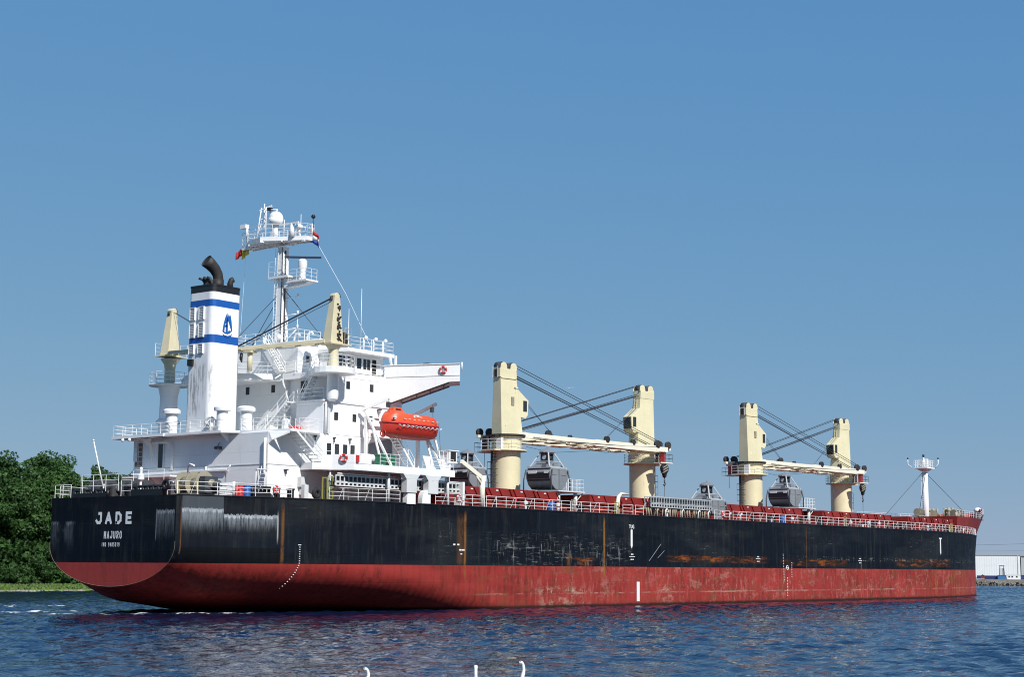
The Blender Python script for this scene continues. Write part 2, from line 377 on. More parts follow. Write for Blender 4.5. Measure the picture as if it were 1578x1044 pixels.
def tag(o, label=None, cat=None, group=None, kind=None):
    if label: o['label'] = label
    if cat: o['category'] = cat
    if group: o['group'] = group
    if kind: o['kind'] = kind
    return o
def empty(name, loc=(0, 0, 0), rz=0, parent=None):
    o = bpy.data.objects.new(name, None); COL.objects.link(o); o.location = loc; o.rotation_euler = (0, 0, rz); o.empty_display_size = .1
    if parent: o.parent = parent
    return o
def copy_tree(o, parent=None):
    c = o.copy(); COL.objects.link(c); c.parent = parent
    for ch in list(o.children): copy_tree(ch, c)
    return c
def rail(mb, pts, h=1.05, n=3, sp=1.5, r=.035, closed=False):
    r = r*.74
    pts = [Vector(p) for p in pts]
    if closed: pts.append(pts[0])
    for a, b in zip(pts, pts[1:]):
        L = (b-a).length; k = max(1, round(L/sp))
        for i in range(k+1):
            p = a.lerp(b, i/k); mb.tube([p, p+Vector((0, 0, h))], r*1.1, 4)
        for j in range(n):
            z = Vector((0, 0, h*(j+1)/n)); mb.tube([a+z, b+z], r, 4)
    return mb
def ladder(mb, p, q, w_, ax, sp=.35, r=.03):
    p = Vector(p); q = Vector(q); a = Vector(ax)*(w_/2); mb.tube([p-a, q-a], r, 4); mb.tube([p+a, q+a], r, 4)
    k = int((q-p).length/sp)
    for i in range(1, k): c = p.lerp(q, i/k); mb.tube([c-a, c+a], r*.8, 4)
    return mb
def stairs(name, p, q, w_, side, parent, mat='white2', rails=True, n=None):
    """inclined ladder from p (bottom) to q (top); side = horizontal unit vector across the treads"""
    mb = MB(); p = Vector(p); q = Vector(q); a = Vector(side)*(w_/2); t = (q-p); hz = Vector((t.x, t.y, 0)).normalized()
    for s in (-1, 1): mb.beam(p+a*s, q+a*s, .06, .18)
    k = n or int(abs(t.z)/.27)
    for i in range(1, k+1):
        c = p.lerp(q, (i-.5)/k); mb.add([c-a-hz*.14, c+a-hz*.14, c+a+hz*.14, c-a+hz*.14, c-a-hz*.14+Vector((0, 0, .08)), c+a-hz*.14+Vector((0, 0, .08)), c+a+hz*.14+Vector((0, 0, .08)), c-a+hz*.14+Vector((0, 0, .08))],
                                       [(3, 2, 1, 0), (4, 5, 6, 7), (0, 1, 5, 4), (1, 2, 6, 5), (2, 3, 7, 6), (3, 0, 4, 7)])
    if rails:
        up = Vector((0, 0, .95))
        for s in (-1, 1):
            mb.tube([p+a*s+up, q+a*s+up], .035, 4); mb.tube([p+a*s+up*.5, q+a*s+up*.5], .03, 4)
            for i in range(4): c = p.lerp(q, i/3)+a*s; mb.tube([c, c+up], .03, 4)
    return mb.build(name, mat, parent)
def text(name, s, size, loc, rot, mat, parent, ext=.01, off=0., spacing=1., width=None, height=None):
    cu = bpy.data.curves.new(name, 'FONT'); cu.body = s; cu.size = size; cu.extrude = ext; cu.offset = off
    cu.align_x = 'CENTER'; cu.align_y = 'CENTER'; cu.space_character = spacing;
    t = bpy.data.objects.new(name, cu); COL.objects.link(t)
    bpy.context.view_layer.update()
    me = bpy.data.meshes.new_from_object(t.evaluated_get(bpy.context.evaluated_depsgraph_get()))
    bpy.data.objects.remove(t); me.name = name; me.materials.clear(); me.materials.append(M[mat])
    o = bpy.data.objects.new(name, me); COL.objects.link(o); o.location = loc; o.rotation_euler = rot; o.parent = parent
    X_ = [v.co.x for v in me.vertices]; Y_ = [v.co.y for v in me.vertices]
    if width: o.scale.x = width/(max(X_)-min(X_))
    if height: o.scale.y = height/(max(Y_)-min(Y_))
    return o

# ---------------------------------------------------------------- water, land
def smoothn(t): t = np.clip(t, 0, 1); return t*t*(3-2*t)
def make_water():
    def axis(lo, a, b, hi, step, grow):
        v = list(np.arange(a, b, step)); s = step; x = v[0]
        left = []
        while x > lo: s *= grow; x -= s; left.append(x)
        s = step; x = v[-1]; right = []
        while x < hi: s *= grow; x += s; right.append(x)
        return np.array(left[::-1]+v+right)
    X = axis(-3000, -72, 330, 6000, .40, 1.12); Y_ = axis(-4000, -112, 92, 5000, .28, 1.12)
    gx, gy = np.meshgrid(X, Y_); Z = np.zeros_like(gx); rng = np.random.RandomState(3)
    for i in range(70):
        lam = .9*(4.2**rng.rand()); k = 2*math.pi/lam
        th = R(35)+rng.randn()*.75
        amp = .0072*lam**.7*(.5+rng.rand()); ph = rng.rand()*6.28
        Z += amp*np.sin(k*(gx*math.cos(th)+gy*math.sin(th))+ph)
    gust = .72+.28*np.sin(gx*.045+1.3*np.sin(gy*.05))*np.sin(gy*.06+gx*.02+1)
    fade = smoothn((gx+78)/14)*smoothn((350-gx)/30)*smoothn((gy+118)/10)*smoothn((100-gy)/10)
    Z *= fade*gust
    ny, nx = gx.shape; me = bpy.data.meshes.new('water')
    co = np.stack([gx, gy, Z], -1).reshape(-1, 3).astype(np.float32)
    i = np.arange(nx*ny).reshape(ny, nx); q = np.stack([i[:-1, :-1], i[:-1, 1:], i[1:, 1:], i[1:, :-1]], -1).reshape(-1)
    nf = len(q)//4; me.vertices.add(len(co)); me.vertices.foreach_set('co', co.ravel()); me.loops.add(len(q)); me.loops.foreach_set('vertex_index', q.astype(np.int32))
    me.polygons.add(nf); me.polygons.foreach_set('loop_start', np.arange(0, len(q), 4, dtype=np.int32)); me.polygons.foreach_set('loop_total', np.full(nf, 4, np.int32))
    me.polygons.foreach_set('use_smooth', np.ones(nf, bool)); me.update(); me.validate()
    g = G('canal_water'); x, y, z = g.xyz()
    n1 = g.noise((1.7, 1.7, 1), 3, .6); n2 = g.noise((.33, .33, 1), 2, .5, off=(9, 4, 0)); n3 = g.noise((4.2, 4.2, 1), 2, .5, off=(3, 4, 0))
    cd = g.n('ShaderNodeCameraData')
    hgt = g.math('ADD', g.math('ADD', g.mul(n1, .30), g.mul(n2, .40)), g.mul(n3, .09))
    b = g.n('ShaderNodeBump'); g.l(hgt, b.inputs['Height']); b.inputs['Distance'].default_value = .30; b.inputs['Strength'].default_value = .8
    g.l(b.outputs[0], g.b.inputs['Normal'])
    # turbulent white water trailing off the stern
    def line(x0, y0, x1, y1, wd, th):
        L = math.hypot(x1-x0, y1-y0); ux, uy = (x1-x0)/L, (y1-y0)/L
        dx = g.math('SUBTRACT', x, x0); dy = g.math('SUBTRACT', y, y0)
        al = g.math('ADD', g.mul(dx, ux), g.mul(dy, uy)); ac = g.math('ADD', g.mul(dx, -uy), g.mul(dy, ux))
        ac = g.math('ADD', ac, g.mul(g.math('SUBTRACT', g.noise((.12, .12, 1), 3, .6), .5), 4.))
        return g.mul(g.band(al, 0, L, 3.), g.band(ac, -wd, wd, wd*.5), g.ss(g.noise((.7, 1.0, 1), 5, .75), th, th+.1))
    fo = g.math('ADD', g.math('ADD', line(-9, -1.2, 8, -8.3, .7, .47), line(-10, 5.4, 9, 5.0, .9, .45), True), line(-6, 22.5, 16, 21, .9, .47), True)
    edge = g.mul(g.band(y, -14.5, -13.2, .3), g.band(x, 34, 185, 5), g.ss(g.noise((.8, 2, 1), 5, .75, off=(4, 0, 0)), .62, .72), .35)
    fo = g.math('ADD', fo, edge, True)
    c = g.mix(g.mul(fo, .9), (.001, .009, .034), (.8, .82, .84))
    g.b.inputs['IOR'].default_value = 1.33
    me.materials.append(g.out(c, g.math('ADD', g.mul(fo, .6), .06), spec=.5))
    o = bpy.data.objects.new('water', me); COL.objects.link(o); o['kind'] = 'structure'
    return o
make_water()

def land(name, ring, z, mat, kind='structure'):
    mb = MB(); mb.prism(ring, -3, z); o = mb.build(name, mat); o['kind'] = kind; return o
def grass_mat():
    g = G('bank_grass'); n = g.noise((.6, .6, .6), 6, .75); n2 = g.noise((.08, .08, .5), 4, .6)
    c = g.mix(g.ss(n, .35, .7), (.055, .12, .018), (.13, .22, .035)); c = g.mix(g.ss(n2, .4, .65), c, (.10, .15, .04))
    g.bump(n, .8, .3); return g.out(c, .9)
M['grass'] = grass_mat()
def concrete_mat():
    g = G('quay_concrete'); n = g.noise((.3, .3, .8), 6, .7)
    c = g.mix(g.ss(n, .3, .7), (.16, .14, .11), (.30, .28, .24)); g.bump(n, .4, .05); return g.out(c, .85)
M['concrete'] = concrete_mat()
# grassy bank: sloping front face then level ground to the horizon
mb = MB(); N = 60
rng = random.Random(4); rows = []
for i in range(N+1):
    x = -900+i*(1240/N); j = rng.uniform(-.5, .5); rows.append([(x, 91.6+j, -1), (x, 92.2+j, .3), (x, 96+j, .62), (x, 101, .85), (x, 4000, 1.4)])
for a, b in zip(rows, rows[1:]):
    for k in range(4): mb.add([a[k], b[k], b[k+1], a[k+1]], [(0, 1, 2, 3)])
o = mb.build('grass_bank', 'grass'); o['kind'] = 'structure'
def tuft_field():
    mb = MB(); r = random.Random(12)
    for i in range(14000):
        x = r.uniform(30, 130); y = r.uniform(92.3, 101); z = .28+(y-92.2)*.065
        h = r.uniform(.15, .38); a = r.uniform(0, 3.14); wd = r.uniform(.1, .25)
        dx, dy = math.cos(a)*wd, math.sin(a)*wd; l1, l2 = r.uniform(-.15, .15), r.uniform(-.15, .15)
        mb.add([(x-dx, y-dy, z), (x+dx, y+dy, z), (x+dx*.3+l1, y+dy*.3+l2, z+h), (x-dx*.3+l1, y-dy*.3+l2, z+h*.9)], [(0, 1, 2, 3)])
    o = mb.build('grass', 'grass'); o['kind'] = 'stuff'
    tag(o, 'short sunlit green grass on the canal bank below the trees', 'grass')
tuft_field()
# stone edging at the waterline
mb = MB(); r = random.Random(5)
for i in range(260):
    x = 30+i*.45+r.uniform(-.1, .1); y = 91.7+r.uniform(-.2, .4)
    mb.sphere((x, y, .05), r.uniform(.18, .42), 6, 3, (1, 1, .7))
tag(mb.build('stone_edging', 'concrete'), 'grey rubble stones along the water edge of the grassy bank', 'stones', kind='stuff')
# quay on the right
Q = [(366.0, 90), (372.5, 73.8), (377.5, 61), (396, 13), (440, -90), (3500, -900), (5500, 3500), (340, 3800), (340, 97)]
qo = land('quay', Q, 1.75, 'concrete')

# ---------------------------------------------------------------- the ship: hull
ship = empty('cargo_ship', (0, 0, 0))
tag(ship, 'large black and red bulk carrier with white deckhouse and four cream cranes', 'cargo ship')
BM = 13.6
def deck_hb(x, z=10.):
    if x < 30: return BM-(BM-8.5)*(1-x/30)**2
    st = 138+4*max(z, 0)/14.5; en = stem(z)
    if x <= st: return BM
    q = float(np.interp(z, [0, 4, 7, 10, 12, 14.5], [.677, .687, .715, .758, .713, .686]))
    return BM*max(0., 1-min(1, (x-st)/(en-st))**1.8)**q
def stem(z): return float(np.interp(z, [-4, 0, 4, 7, 10, 12, 14.5], [185.2, 185.5, 185.3, 185.8, 187.5, 188.8, 190.5]))
def zt_zb(x):
    return float(np.interp(x, [0, 8, 16, 24, 32, 44], [5.8, 4.9, 4.2, 3.3, 2.0, -1.2])), float(np.interp(x, [0, 3, 8, 12, 16, 22, 28, 34, 44], [2.23, .8, .12, -.15, -.4, -.9, -1.9, -3.2, -4.5]))
def run_b(x, r):
    return max(0., 1-min(1., r)**2)**.5
def hull():
    xs = list(np.linspace(0, 44, 45))+list(np.linspace(46, 138, 32)); ss_ = list(np.linspace(0, 1, 40))[1:]
    ss_ = [1-(1-s)**1.6 for s in ss_]
    NA, NB = 14, 12; cols = []
    for x in xs:
        zt, zb = zt_zb(x) if x < 44 else (-1.2, -4.5); hb = deck_hb(x); c = []
        for j in range(NA+1): c.append((x, -hb, 10+(zt-10)*j/NA))
        for j in range(1, NB+1):
            th = math.pi/2*j/NB; c.append((x, -hb*run_b(x, math.sin(th)), zt-(zt-zb)*math.sin(th)))
        cols.append(c)
    for s in ss_:
        c = []
        for j in range(NA+1):
            z = 10-11.2*j/NA; x = 138+s*(stem(z)-138); c.append((x, -deck_hb(x, z), z))
        for j in range(1, NB+1):
            th = math.pi/2*j/NB; z = -1.2-3.3*math.sin(th); x = 138+s*(stem(z)-138); c.append((x, -deck_hb(x, -1.2)*math.cos(th), z))
        cols.append(c)
    mb = MB(); H = NA+NB+1
    for sgn in (1, -1):
        o = len(mb.v); mb.v += [(x, y*sgn, z) for c in cols for x, y, z in c]
        for i in range(len(cols)-1):
            for j in range(H-1):
                f = (o+i*H+j, o+i*H+j+1, o+(i+1)*H+j+1, o+(i+1)*H+j); mb.f.append(f if sgn > 0 else f[::-1]); mb.sm.append(True)
    # transom
    c = cols[0]; n = len(c); pts = c+[(x, -y, z) for x, y, z in reversed(c[:-1])]
    mb.add(pts, [tuple(range(len(pts)))[::-1]])
    o = mb.build('hull', 'hull', ship); me = o.data
    e = MB(); e.tube([(-.02, y, z) for x, y, z in pts[13:-13]], .011, 4); e.build('transom_edge', 'olive', o)
    return o, cols
H_, cols = hull()
# deck plating
mb = MB(); top = [(c[0][0], c[0][1]) for c in cols]
poly = top+[(x, -y) for x, y in reversed(top)]
mb.add([(x, y*.999, 9.93) for x, y in poly], [tuple(range(len(poly)))]); mb.build('main_deck', 'deck', ship)
# stringer strip along the sheer
mb = MB()
for sgn in (1, -1):
    mb.tube([(x, y*sgn, 10.0) for x, y in top], .07, 4)
mb.build('sheer_strake', 'black', ship)
# lettering and marks on the hull
tr = (R(90), 0, R(-90)); sr = (R(90), 0, 0)
GL_ = {'J': [[(.95, 1), (.95, .25), (.75, .03), (.3, .03), (.05, .25)], [(.55, 1), (.95, 1)]], 'A': [[(0, 0), (.5, 1), (1, 0)], [(.2, .33), (.8, .33)]], 'D': [[(.08, 0), (.08, 1), (.55, 1), (.92, .75), (.92, .25), (.55, 0), (.08, 0)]],
       'E': [[(.95, 1), (.1, 1), (.1, 0), (.95, 0)], [(.1, .52), (.85, .52)]], 'M': [[(.05, 0), (.05, 1), (.5, .35), (.95, 1), (.95, 0)]], 'U': [[(.06, 1), (.06, .2), (.3, 0), (.7, 0), (.94, .2), (.94, 1)]],
       'R': [[(.08, 0), (.08, 1), (.7, 1), (.92, .85), (.92, .62), (.7, .48), (.08, .48)], [(.5, .48), (.95, 0)]], 'O': [[(.3, 0), (.06, .22), (.06, .78), (.3, 1), (.7, 1), (.94, .78), (.94, .22), (.7, 0), (.3, 0)]], '0': [[(.3, 0), (.1, .22), (.1, .78), (.3, 1), (.7, 1), (.9, .78), (.9, .22), (.7, 0), (.3, 0)]],
       'I': [[(.5, 0), (.5, 1)]], '9': [[(.15, 0), (.7, 0), (.9, .2), (.9, .8), (.7, 1), (.3, 1), (.1, .8), (.1, .6), (.3, .45), (.9, .45)]], '4': [[(.75, 0), (.75, 1), (.05, .3), (1, .3)]], '5': [[(.9, 1), (.15, 1), (.15, .55), (.7, .55), (.9, .4), (.9, .15), (.7, 0), (.1, 0)]], '1': [[(.3, .8), (.55, 1), (.55, 0)]]}
def stern_text(name, word, yc, zc, width, h, st, gap):
    """block letters painted on the transom, read from astern"""
    n = len(word); cw = (width-gap*(n-1))/n; mb = MB(); k = 0
    for i, ch in enumerate(word):
        x0 = -width/2+i*(cw+gap)
        for path in GL_.get(ch, []):
            P = [(x0+st/2+(cw-st)*px, -h/2+st/2+(h-st)*pz) for px, pz in path]
            for a, b in zip(P, P[1:]):
                L = math.hypot(b[0]-a[0], b[1]-a[1]) or 1; ux, uz = (b[0]-a[0])/L*st/2, (b[1]-a[1])/L*st/2; k += 1; xx = -.012-.0015*(k % 5)
                q = [(a[0]-ux*.8-uz, a[1]-uz*.8+ux), (b[0]+ux*.8-uz, b[1]+uz*.8+ux), (b[0]+ux*.8+uz, b[1]+uz*.8-ux), (a[0]-ux*.8+uz, a[1]-uz*.8-ux)]
                mb.add([(xx, yc-p, zc+z) for p, z in q], [(0, 1, 2, 3)])
    return mb.build(name, 'markwhite', H_)
stern_text('ship_name', 'JADE', -.32, 8.13, 5.0, 1.08, .25, .42)
stern_text('home_port', 'MAJURO', -.31, 6.67, 2.45, .66, .10, .10)
stern_text('registration_number', 'IMO 9405019', -.05, 5.84, 2.45, .36, .055, .07)
for x, zt_, zb_ in ((60.9, 8.45, 6.3), (145.4, 8.95, 6.5)):
    yy = -deck_hb(x, 8)-.03
    if x < 100: text('tug_mark', 'TUG', .6, (x, yy, zt_+.25), sr, 'markwhite', H_, .012, .012, 1.05, 1.0, .42)
    mb = MB(); mb.box(x-.17, x+.17, yy-.01, yy+.05, zb_+.3, zt_-.05)
    if x > 100: mb.box(x-.5, x+.5, yy-.01, yy+.05, zt_-.05, zt_+.12)
    mb.ext([(x-.17, yy-.01, zb_+.3), (x, yy-.01, zb_), (x+.17, yy-.01, zb_+.3)], (0, .05, 0)); mb.build('tug_line', 'markwhite', H_)
def marks(pts, w_, h, name='draught_mark'):
    mb = MB()
    for i, (x, z) in enumerate(pts):
        y = -13.62; ww = w_*(1, .7, .85, .6)[i % 4]; mb.box(x-ww/2, x+ww/2, y, y+.04, z-h/2, z+h/2)
    return mb.build(name, 'markwhite', H_)
marks([(95.65+.012*i, 6.05-.2*i) for i in range(0, 18)], .16, .07)
marks([(96.7, 3.1-.19*i) for i in range(0, 13)], .18, .08)
marks([(97.9, 5.0-.22*i) for i in range(0, 9)], .2, .06)
mb = MB(); mb.box(62.2-.28, 62.2+.28, -13.63, -13.58, .5, 2.65); mb.build('bulb_mark', 'markwhite', H_)
mb = MB(); mb.torus((96.7, -13.62, 4.35), .26, .05, (0, 1, 0), 20, 6); mb.box(96.3, 97.1, -13.64, -13.6, 4.32, 4.38); mb.build('load_line_mark', 'markwhite', H_)
for x, s1, s2 in ((61.0, 'PB', 'OPEN'), (89.2, 'SB', 'T T'), (117.6, 'SB', 'T T')):
    mb = MB(); mb.box(x-.55, x+.55, -13.63, -13.58, 5.38, 5.45); mb.box(x-.22, x-.04, -13.63, -13.58, 5.6, 5.74); mb.box(x+.04, x+.22, -13.63, -13.58, 5.6, 5.74); mb.box(x-.3, x-.05, -13.63, -13.58, 5.05, 5.16); mb.box(x+.05, x+.3, -13.63, -13.58, 5.05, 5.16); mb.build('tank_mark', 'markwhite', H_)
# stern draught figures following the curved run
mb = MB()
for i in range(20):
    z = 5.95-.2*i; x = 11.45 - (0 if z > 4.3 else (4.3-z)*.25)
    zt, zb = zt_zb(x); hb = deck_hb(x)
    yv = hb if z >= zt else hb*run_b(x, (zt-z)/(zt-zb))
    mb.box(x-.06 if i else x-.2, x+.06 if i else x+.2, -yv-.03, -yv+.02, z-.035, z+.035)
mb.build('draught_mark', 'markwhite', H_)
# small fender scratches
mb = MB(); mb.tube([(64.4, -13.63, 4.95), (66.9, -13.63, 6.9)], .03, 4); mb.tube([(66.2, -13.63, 5.3), (67.6, -13.63, 6.15)], .03, 4); mb.build('hull_scratch', 'grey', H_)
mb = MB(); mb.box(30.1, 30.4, -13.63, -13.58, 6.2, 6.35); mb.box(30.7, 31.0, -13.63, -13.58, 6.2, 6.35); mb.box(31.0, 31.35, -13.63, -13.58, 5.7, 5.84); mb.box(31.42, 31.8, -13.63, -13.58, 5.7, 5.84); mb.box(31.2, 31.45, -13.63, -13.58, 5.33, 5.44); mb.build('tank_mark', 'markwhite', H_)

# ---------------------------------------------------------------- accommodation
def rounded(x0, x1, y0, y1, r, n=5):
    p = []
    for cx, cy, a0 in ((x1-r, y1-r, 0), (x0+r, y1-r, 90), (x0+r, y0+r, 180), (x1-r, y0+r, 270)):
        p += [(cx+r*math.cos(R(a0+90*i/n)), cy+r*math.sin(R(a0+90*i/n))) for i in range(n+1)]
    return p
mb = MB()
mb.box(9.7, 27.5, -9.15, 9.3, 9.95, 16.0)                 # lower house
mb.box(18.4, 27.5, -9.03, 9.03, 16.0, 22.0)               # upper block
mb.box(16.7, 18.4, -9.0, -5.4, 16.0, 19.3)                # starboard aft tier
acc = mb.build('accommodation_block', 'white', ship, .06)
def sub(name, mb_, mat='white', bevel=0): return mb_.build(name, mat, acc, bevel)
# plating seams (thin raised weld flats)
mb = MB()
for z in (13.1,): mb.box(9.66, 9.7, -9.15, 9.3, z-.04, z+.04)
for z in (16.35, 19.35): mb.box(16.7 if z < 19 else 18.4, 27.4, -9.2, -9.14, z-.03, z+.03)
mb.box(9.7, 27.4, -9.19, -9.15, 13.07, 13.13)
sub('weld_seam', mb, 'dullwhite')
# upper deck slab over the lower house, with starboard overhang
L2 = [(8.4, 9.6), (8.5, -4.2), (9.7, -5.4), (10.6, -11.0), (14.2, -11.0), (16.2, -9.15), (27.3, -9.15), (27.3, 9.3), (14, 11), (8.4, 11)]
mb = MB(); mb.prism(L2, 16.0, 16.22); sub('boat_deck_slab', mb, 'white')
mb = MB(); mb.ext([(9.72, -9.15, 14.9), (9.72, -9.15, 16.0), (10.5, -10.95, 16.0), (10.5, -10.9, 15.8), (9.72, -9.6, 15.2)], (.10, 0, 0)); sub('overhang_bracket', mb)
mb = MB()
mb.ext([(9.7, 6.6, 13.5), (9.7, 6.6, 16.0), (8.5, 6.6, 16.0), (8.5, 6.6, 15.8), (9.3, 6.6, 15.2)], (0, .06, 0))
mb.ext([(9.7, -4.0, 15.2), (9.7, -4.0, 16.0), (8.6, -4.0, 16.0)], (0, .06, 0)); sub('overhang_bracket', mb)
# fittings of the aft wall
mb = MB(); mb.box(9.6, 9.7, 8.7, 9.25, 13.9, 16); mb.tube([(9.6, 3.6, 12.9), (9.6, 3.6, 15.0), (9.6, 3.9, 15.45), (9.6, 4.4, 15.6), (9.6, 7.2, 15.6)], .14, 8); mb.tube([(9.55, -1.2, 13.1), (9.55, -1.2, 10)], .08, 6); mb.tube([(9.5, -8.95, 10), (9.5, -8.95, 15.4)], .12, 8); sub('wall_pipe', mb)
mb = MB(); mb.box(9.62, 9.7, 8.05, 9.0, 13.35, 15.6); sub('shuttered_opening', mb, 'timber')
mb = MB()
for i in range(5): mb.box(9.58, 9.62, 8.05, 9.0, 13.4+i*.45, 13.45+i*.45)
mb.box(9.58, 9.62, 8.5, 8.55, 13.35, 15.6); sub('shutter_bar', mb, 'dullwhite')
mb = MB(); mb.box(9.62, 9.7, 4.95, 5.65, 13.2, 15.4); sub('door', mb, 'glass')
mb = MB(); mb.box(9.58, 9.64, 4.85, 4.95, 13.1, 15.5); mb.box(9.58, 9.64, 5.65, 5.75, 13.1, 15.5); sub('door_frame', mb, 'white2')
mb = MB(); mb.box(9.2, 9.7, -3.1, -2.6, 14.6, 14.85); mb.tube([(9.6, -2.85, 15.2), (9.3, -2.85, 14.75)], .04, 4); sub('wall_lamp', mb, 'dgrey')
# ribbed ledge and stepped bulwark at the foot of the aft wall
mb = MB(); mb.box(8.2, 9.7, 2.2, 9.1, 12.2, 12.35); mb.box(9.45, 9.7, -4, 9.3, 12.6, 12.75)
for y in (2.6, 5.0, 7.4, 9.0): mb.ext([(8.3, y, 12.2), (9.7, y, 12.2), (9.7, y, 11.2)], (0, .06, 0))
sub('canopy_shelf', mb)
# windows: starboard side, each its own part with a frame
def win(x, z, w_, h, y=-9.03, frame=True):
    mb = MB(); mb.box(x-w_/2, x+w_/2, y-.02, y+.1, z-h/2, z+h/2); o = mb.build('window', 'glass', acc)
    return o
def winx(y, z, w_, h, x=18.4, mat='glass'):
    mb = MB(); mb.box(x-.03, x+.1, y-w_/2, y+w_/2, z-h/2, z+h/2); return mb.build('window', mat, acc)
for x in (18.35, 20.8, 23.05): win(x, 18.0, .50, .72)
for x in (19.85, 23.1): win(x, 21.05, .50, .72)
for x in (17.35, 18.4, 19.5, 20.5): win(x, 14.85, .55, 1.1, -9.17)
for y in (3.15, -.45): winx(y, 21.1, .5, .75)
winx(6.5, 21.1, .5, .75)
mb = MB(); mb.box(22.4, 26.6, -9.2, -9.1, 13.36, 15.6); mb.ext([(22.4, -9.2, 15.6), (26.6, -9.2, 15.6), (26.6, -9.2, 16.3), (25.4, -9.2, 16.3)], (0, .1, 0)); sub('recess_shade', mb, 'grey')  # flat grey panel: shade of the arched recess put into its colour
mb = MB(); mb.box(15.6, 16.5, -9.2, -9.1, 13.4, 15.4); sub('door', mb, 'dullwhite')
mb = MB()
for x in (15.4, 17.9, 20.0, 22.1): mb.box(x-.07, x+.07, -9.45, -9.1, 15.85, 16.0); mb.tube([(x, -9.3, 15.5), (x, -9.3, 15.9)], .06, 6)
for x, z in ((11.8, 12.6), (24.0, 19.0)): mb.box(x-.14, x+.14, -9.5, -9.1, z, z+.1); mb.tube([(x, -9.35, z-.3), (x, -9.35, z)], .06, 6)
sub('deck_lamp', mb, 'dgrey')
# vertical pipe on the aft tier corner
mb = MB(); mb.tube([(16.75, -9.25, 16.3), (16.75, -9.25, 19.2)], .12, 8); mb.box(17.0, 17.3, -9.3, -9.0, 16.3, 19.3); sub('wall_pipe', mb, 'dullwhite')
# door recess on the third tier
mb = MB(); mb.box(18.33, 18.42, -5.1, -4.25, 19.5, 21.6); d_ = sub('door', mb, 'dgrey')
mb = MB(); mb.box(18.28, 18.34, -5.0, -4.35, 19.6, 20.5); mb.build('door_panel', 'dullwhite', d_)
mb = MB(); mb.torus((18.3, -4.7, 20.95), .2, .04, (1, 0, 0), 14, 5); mb.build('porthole', 'black', d_)
# third tier deck
mb = MB(); mb.box(16.5, 18.4, -9.1, -5.2, 19.3, 19.45); sub('tier_deck', mb)
# bridge deck slab
L4 = [(26.0, -9.05), (18.6, -9.05), (18.9, -10.4)]+[(17.0+2.15*math.cos(a), -9.7+2.15*math.sin(a)) for a in [R(-40-16*i) for i in range(0, 10)]]+[(16.6, -7.2), (17.6, -6.0), (17.5, -2.7), (14.4, .4), (12.9, 1.2), (12.9, 6), (15, 9.05), (26, 9.05)]
mb = MB(); mb.prism(L4, 21.75, 22.3); sub('bridge_deck', mb)
# curved bracket webs below it
mb = MB(); A = []
for i in range(9):
    t = i/8; A.append((14.9+3.5*(1-math.cos(t*math.pi/2)), -2.75, 21.75-2.2*math.sin(t*math.pi/2)))
mb.ext([(18.4, -2.75, 16.2), (18.4, -2.75, 21.75), (17.4, -2.75, 21.75)]+[(17.4+.65*(1-math.cos(R(90)*i/6)), -2.75, 21.75-.9*math.sin(R(90)*i/6)) for i in range(1, 6)]+[(17.95, -2.75, 20), (17.5, -2.75, 16.2)], (0, .10, 0)); sub('bracket_web', mb)
mb = MB(); mb.tube([(14.2, .4, 21.6), (14.9, -.8, 21.55), (17.3, -2.6, 21.65)], .04, 4); sub('wall_pipe', mb)
# wheelhouse and bridge
mb = MB(); mb.box(17.8, 22.6, -4.3, 4.3, 22.3, 25.3); mb.box(20.7, 27.0, -6.9, 6.9, 22.3, 24.5); wh = mb.build('wheelhouse', 'white', acc, .05)
mb = MB(); mb.prism([(20.4, -7.1), (20.9, -8.1), (27.3, -8.1), (27.3, 8.1), (20.9, 8.1), (20.4, 7.1)], 24.5, 24.85); mb.prism([(17.6, -4.5), (20.4, -4.5), (20.4, 4.5), (17.6, 4.5)], 25.3, 25.45); sub('wheelhouse_roof', mb)
mb = MB(); mb.prism([(26.6, -8.05), (27.0, -8.05), (26.9, -7.9)], 22.3, 24.5); mb.box(26.55, 26.75, -8.95, -8.75, 22.3, 24.6); mb.beam((26.65, -8.85, 22.3), (26.65, -8.0, 24.7), .2, .2); sub('roof_post', mb)
for x, w_ in ((20.95, .5), (21.5, .4), (22.2, .5), (22.75, .4), (23.55, .6), (24.35, .42), (24.9, .42)):
    mb = MB(); mb.box(x-w_/2, x+w_/2, -6.93, -6.85, 23.0, 24.15); o = sub('window', mb, 'glass')
mb = MB(); mb.box(25.4, 25.95, -6.94, -6.85, 22.35, 24.2); sub('door', mb, 'shadowgap')
mb = MB(); mb.box(20.8, 26.9, -6.97, -6.93, 22.75, 22.82); sub('window_sill', mb)
mb = MB(); mb.box(18.95, 19.35, -4.33, -4.28, 23.5, 24.1); sub('window', mb, 'glass')
mb = MB(); mb.box(19.2, 23.0, -9.1, -9.0, 22.3, 22.75); mb.box(19.15, 19.25, -9.1, -7, 22.3, 22.9); sub('bulwark', mb)
